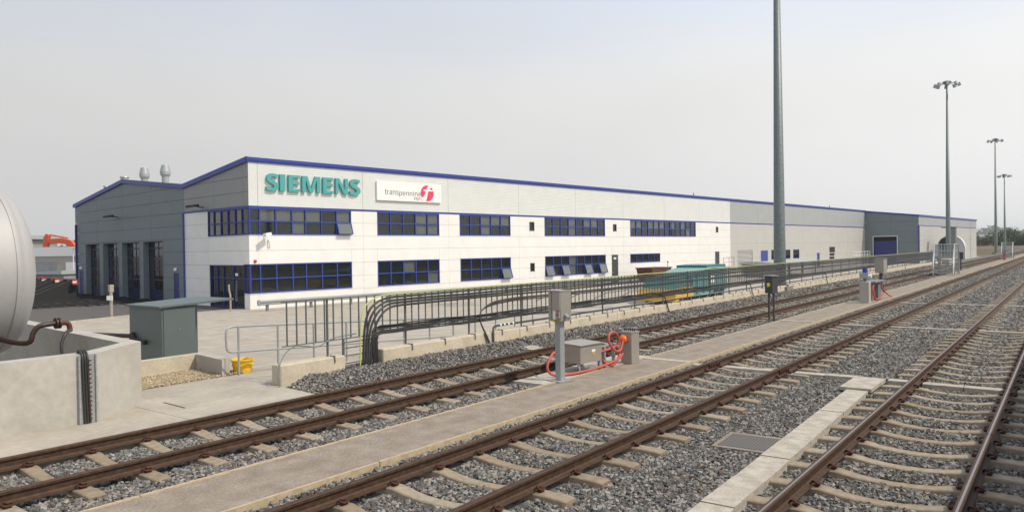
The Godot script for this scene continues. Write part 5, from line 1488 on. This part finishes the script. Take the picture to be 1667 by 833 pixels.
	bx("wall", Vector3(-6, 0, -1.9), Vector3(6, 1.42, -1.75), M.lowfar, ss)
	for x in [-5.9, -2.0, 2.0, 5.9]: bx("post", Vector3(x - 0.06, 0, 1.7), Vector3(x + 0.06, 1.42, 1.85), M.galv_dull, ss)

func platform(at: Vector3, label: String, h: float, w: float) -> void:
	var t := thing("access_platform", label, "platform", at, 0.0, "access platforms on the walkway")
	var deck := 1.42
	var zs := [-1.0, 1.0]
	bx("deck", P(-w / 2 - 0.02, deck - 0.06, 1.05), P(w / 2 + 0.02, deck, -1.05), M.galv, t)
	for s in [-1, 1]:
		var x: float = s * w / 2
		# stringers of the two flights and posts
		tb("stringer", [P(x, 0, -2.1), P(x, deck, -1.0)], 0.04, M.galv, t, 6)
		tb("stringer", [P(x, 0, 2.1), P(x, deck, 1.0)], 0.04, M.galv, t, 6)
		for z in zs:
			tb("leg", [P(x, 0, z), P(x, h, z)], 0.035, M.galv, t, 6)
		tb("handrail", [P(x, 0.95, -2.25), P(x, h, -1.1), P(x, h, 1.1), P(x, 0.95, 2.25)], 0.05, M.galv, t, 6)
		tb("handrail", [P(x, 0.5, -2.2), P(x, (h + deck) / 2, -1.05), P(x, (h + deck) / 2, 1.05), P(x, 0.5, 2.2)], 0.04, M.galv, t, 6)
		for z in [-2.2, 2.2]: tb("newel", [P(x, 0, z), P(x, 0.95, z)], 0.03, M.galv, t, 6)
		for k in 7: tb("baluster", [P(x, deck, -0.75 + k * 0.25), P(x, h, -0.75 + k * 0.25)], 0.02, M.galv, t, 5)
	for k in 5:
		var y := deck * (k + 1) / 6.0; var z := 2.1 - 1.1 * (k + 1) / 6.0
		for s in [-1, 1]:
			bx("tread", P(-w / 2, y - 0.055, s * z + 0.13), P(w / 2, y, s * z - 0.13), M.galv, t)
	for z in [-1.02, 1.02]:
		tb("gate_rail", [P(-w / 2, h - 0.02, z), P(w / 2, h - 0.02, z)], 0.045, M.galv, t, 6)
		tb("gate_rail", [P(-w / 2, (h + deck) / 2, z), P(w / 2, (h + deck) / 2, z)], 0.04, M.galv, t, 6)
		for k in 5: tb("baluster", [P(-w / 2 + 0.23 * (k + 1), deck, z), P(-w / 2 + 0.23 * (k + 1), h, z)], 0.02, M.galv, t, 5)
	bx("kick_plate", P(-w / 2, deck, -1.0), P(w / 2, deck + 0.1, -1.02), M.galv, t)

# ------------------------------------------------------------------ far background on the right
func make_background() -> void:
	var em := structure("embankment")
	var b := MB.new()
	b.extrude(PackedVector2Array([Vector2(0, -1), Vector2(70, -1), Vector2(60, 1.2), Vector2(12, 0.6)]), P(-110, 0, 250), P(0, 0, 1), Vector3.UP, Vector3(160, 0, 0))
	part(b, "bank", M.grass, em)
	var r := RandomNumberGenerator.new(); r.seed = 4
	var kinds := ["rounded green bush", "dense dark green bush", "spreading olive green bush", "tall loose green tree", "low broad green bush", "bushy green tree", "green hedgerow tree", "small pointed green tree", "wide green thicket tree", "green leaning tree"]
	for i in 10:
		var x := -50.0 + i * 5.6 + r.randf_range(-1.2, 1.2)
		tree(P(x, -0.2, 335 + r.randf_range(-8, 12)), r.randf_range(4.4, 5.8) * (1.5 if i == 5 else 1.0), r.randf_range(11, 14), M.leaf, kinds[i] + " in the hedge beyond the depot's far end", 20 + i, 4200, "hedge trees")
	var gh := thing("glasshouse", "long white low shed in the fields behind the hedge", "building", P(-60, -0.9, 560), 0.1)
	bx("wall", Vector3(-60, 0, -6), Vector3(40, 6.4, 6), M.white_paint, gh)
	b = MB.new(); b.extrude(PackedVector2Array([Vector2(-6.2, 6.4), Vector2(6.2, 6.4), Vector2(0, 8.0)]), Vector3(-60.5, 0, 0), Vector3.BACK, Vector3.UP, Vector3(101, 0, 0))
	part(b, "roof", M.ribfar, gh)
	# a far wood that reads as one mass
	b = MB.new()
	for i in 26000:
		var x := r.randf_range(-1000, 600)
		var top := 41.0 + 13.0 * sin(x * 0.015) * sin(x * 0.006 + 1.0) + 6.0 * sin(x * 0.07)
		var p := P(x, r.randf() * maxf(top, 6.0) * (0.8 + 0.2 * r.randf()), 2300 + r.randf_range(-40, 60))
		var u := Vector3(r.randfn(), r.randfn(), r.randfn()).normalized() * r.randf_range(2.4, 4.6); var v := u.cross(Vector3(r.randfn(), r.randfn(), r.randfn()).normalized())
		b.tri(p - u, p + u * 0.7 + v, p + u * 0.4 - v)
	var wd := part(b, "distant_wood", M.leaf)
	tag(wd, "hazy line of woodland on the horizon past the depot", "woodland", "", "stuff")

func _ready() -> void:
	rng.seed = 12345
	make_camera_and_light()
	make_materials()
	make_ground()
	make_depot()
	make_tracks()
	make_parapet()
	make_left()
	make_equipment()
	make_wagon()
	make_background()
	make_ballast()
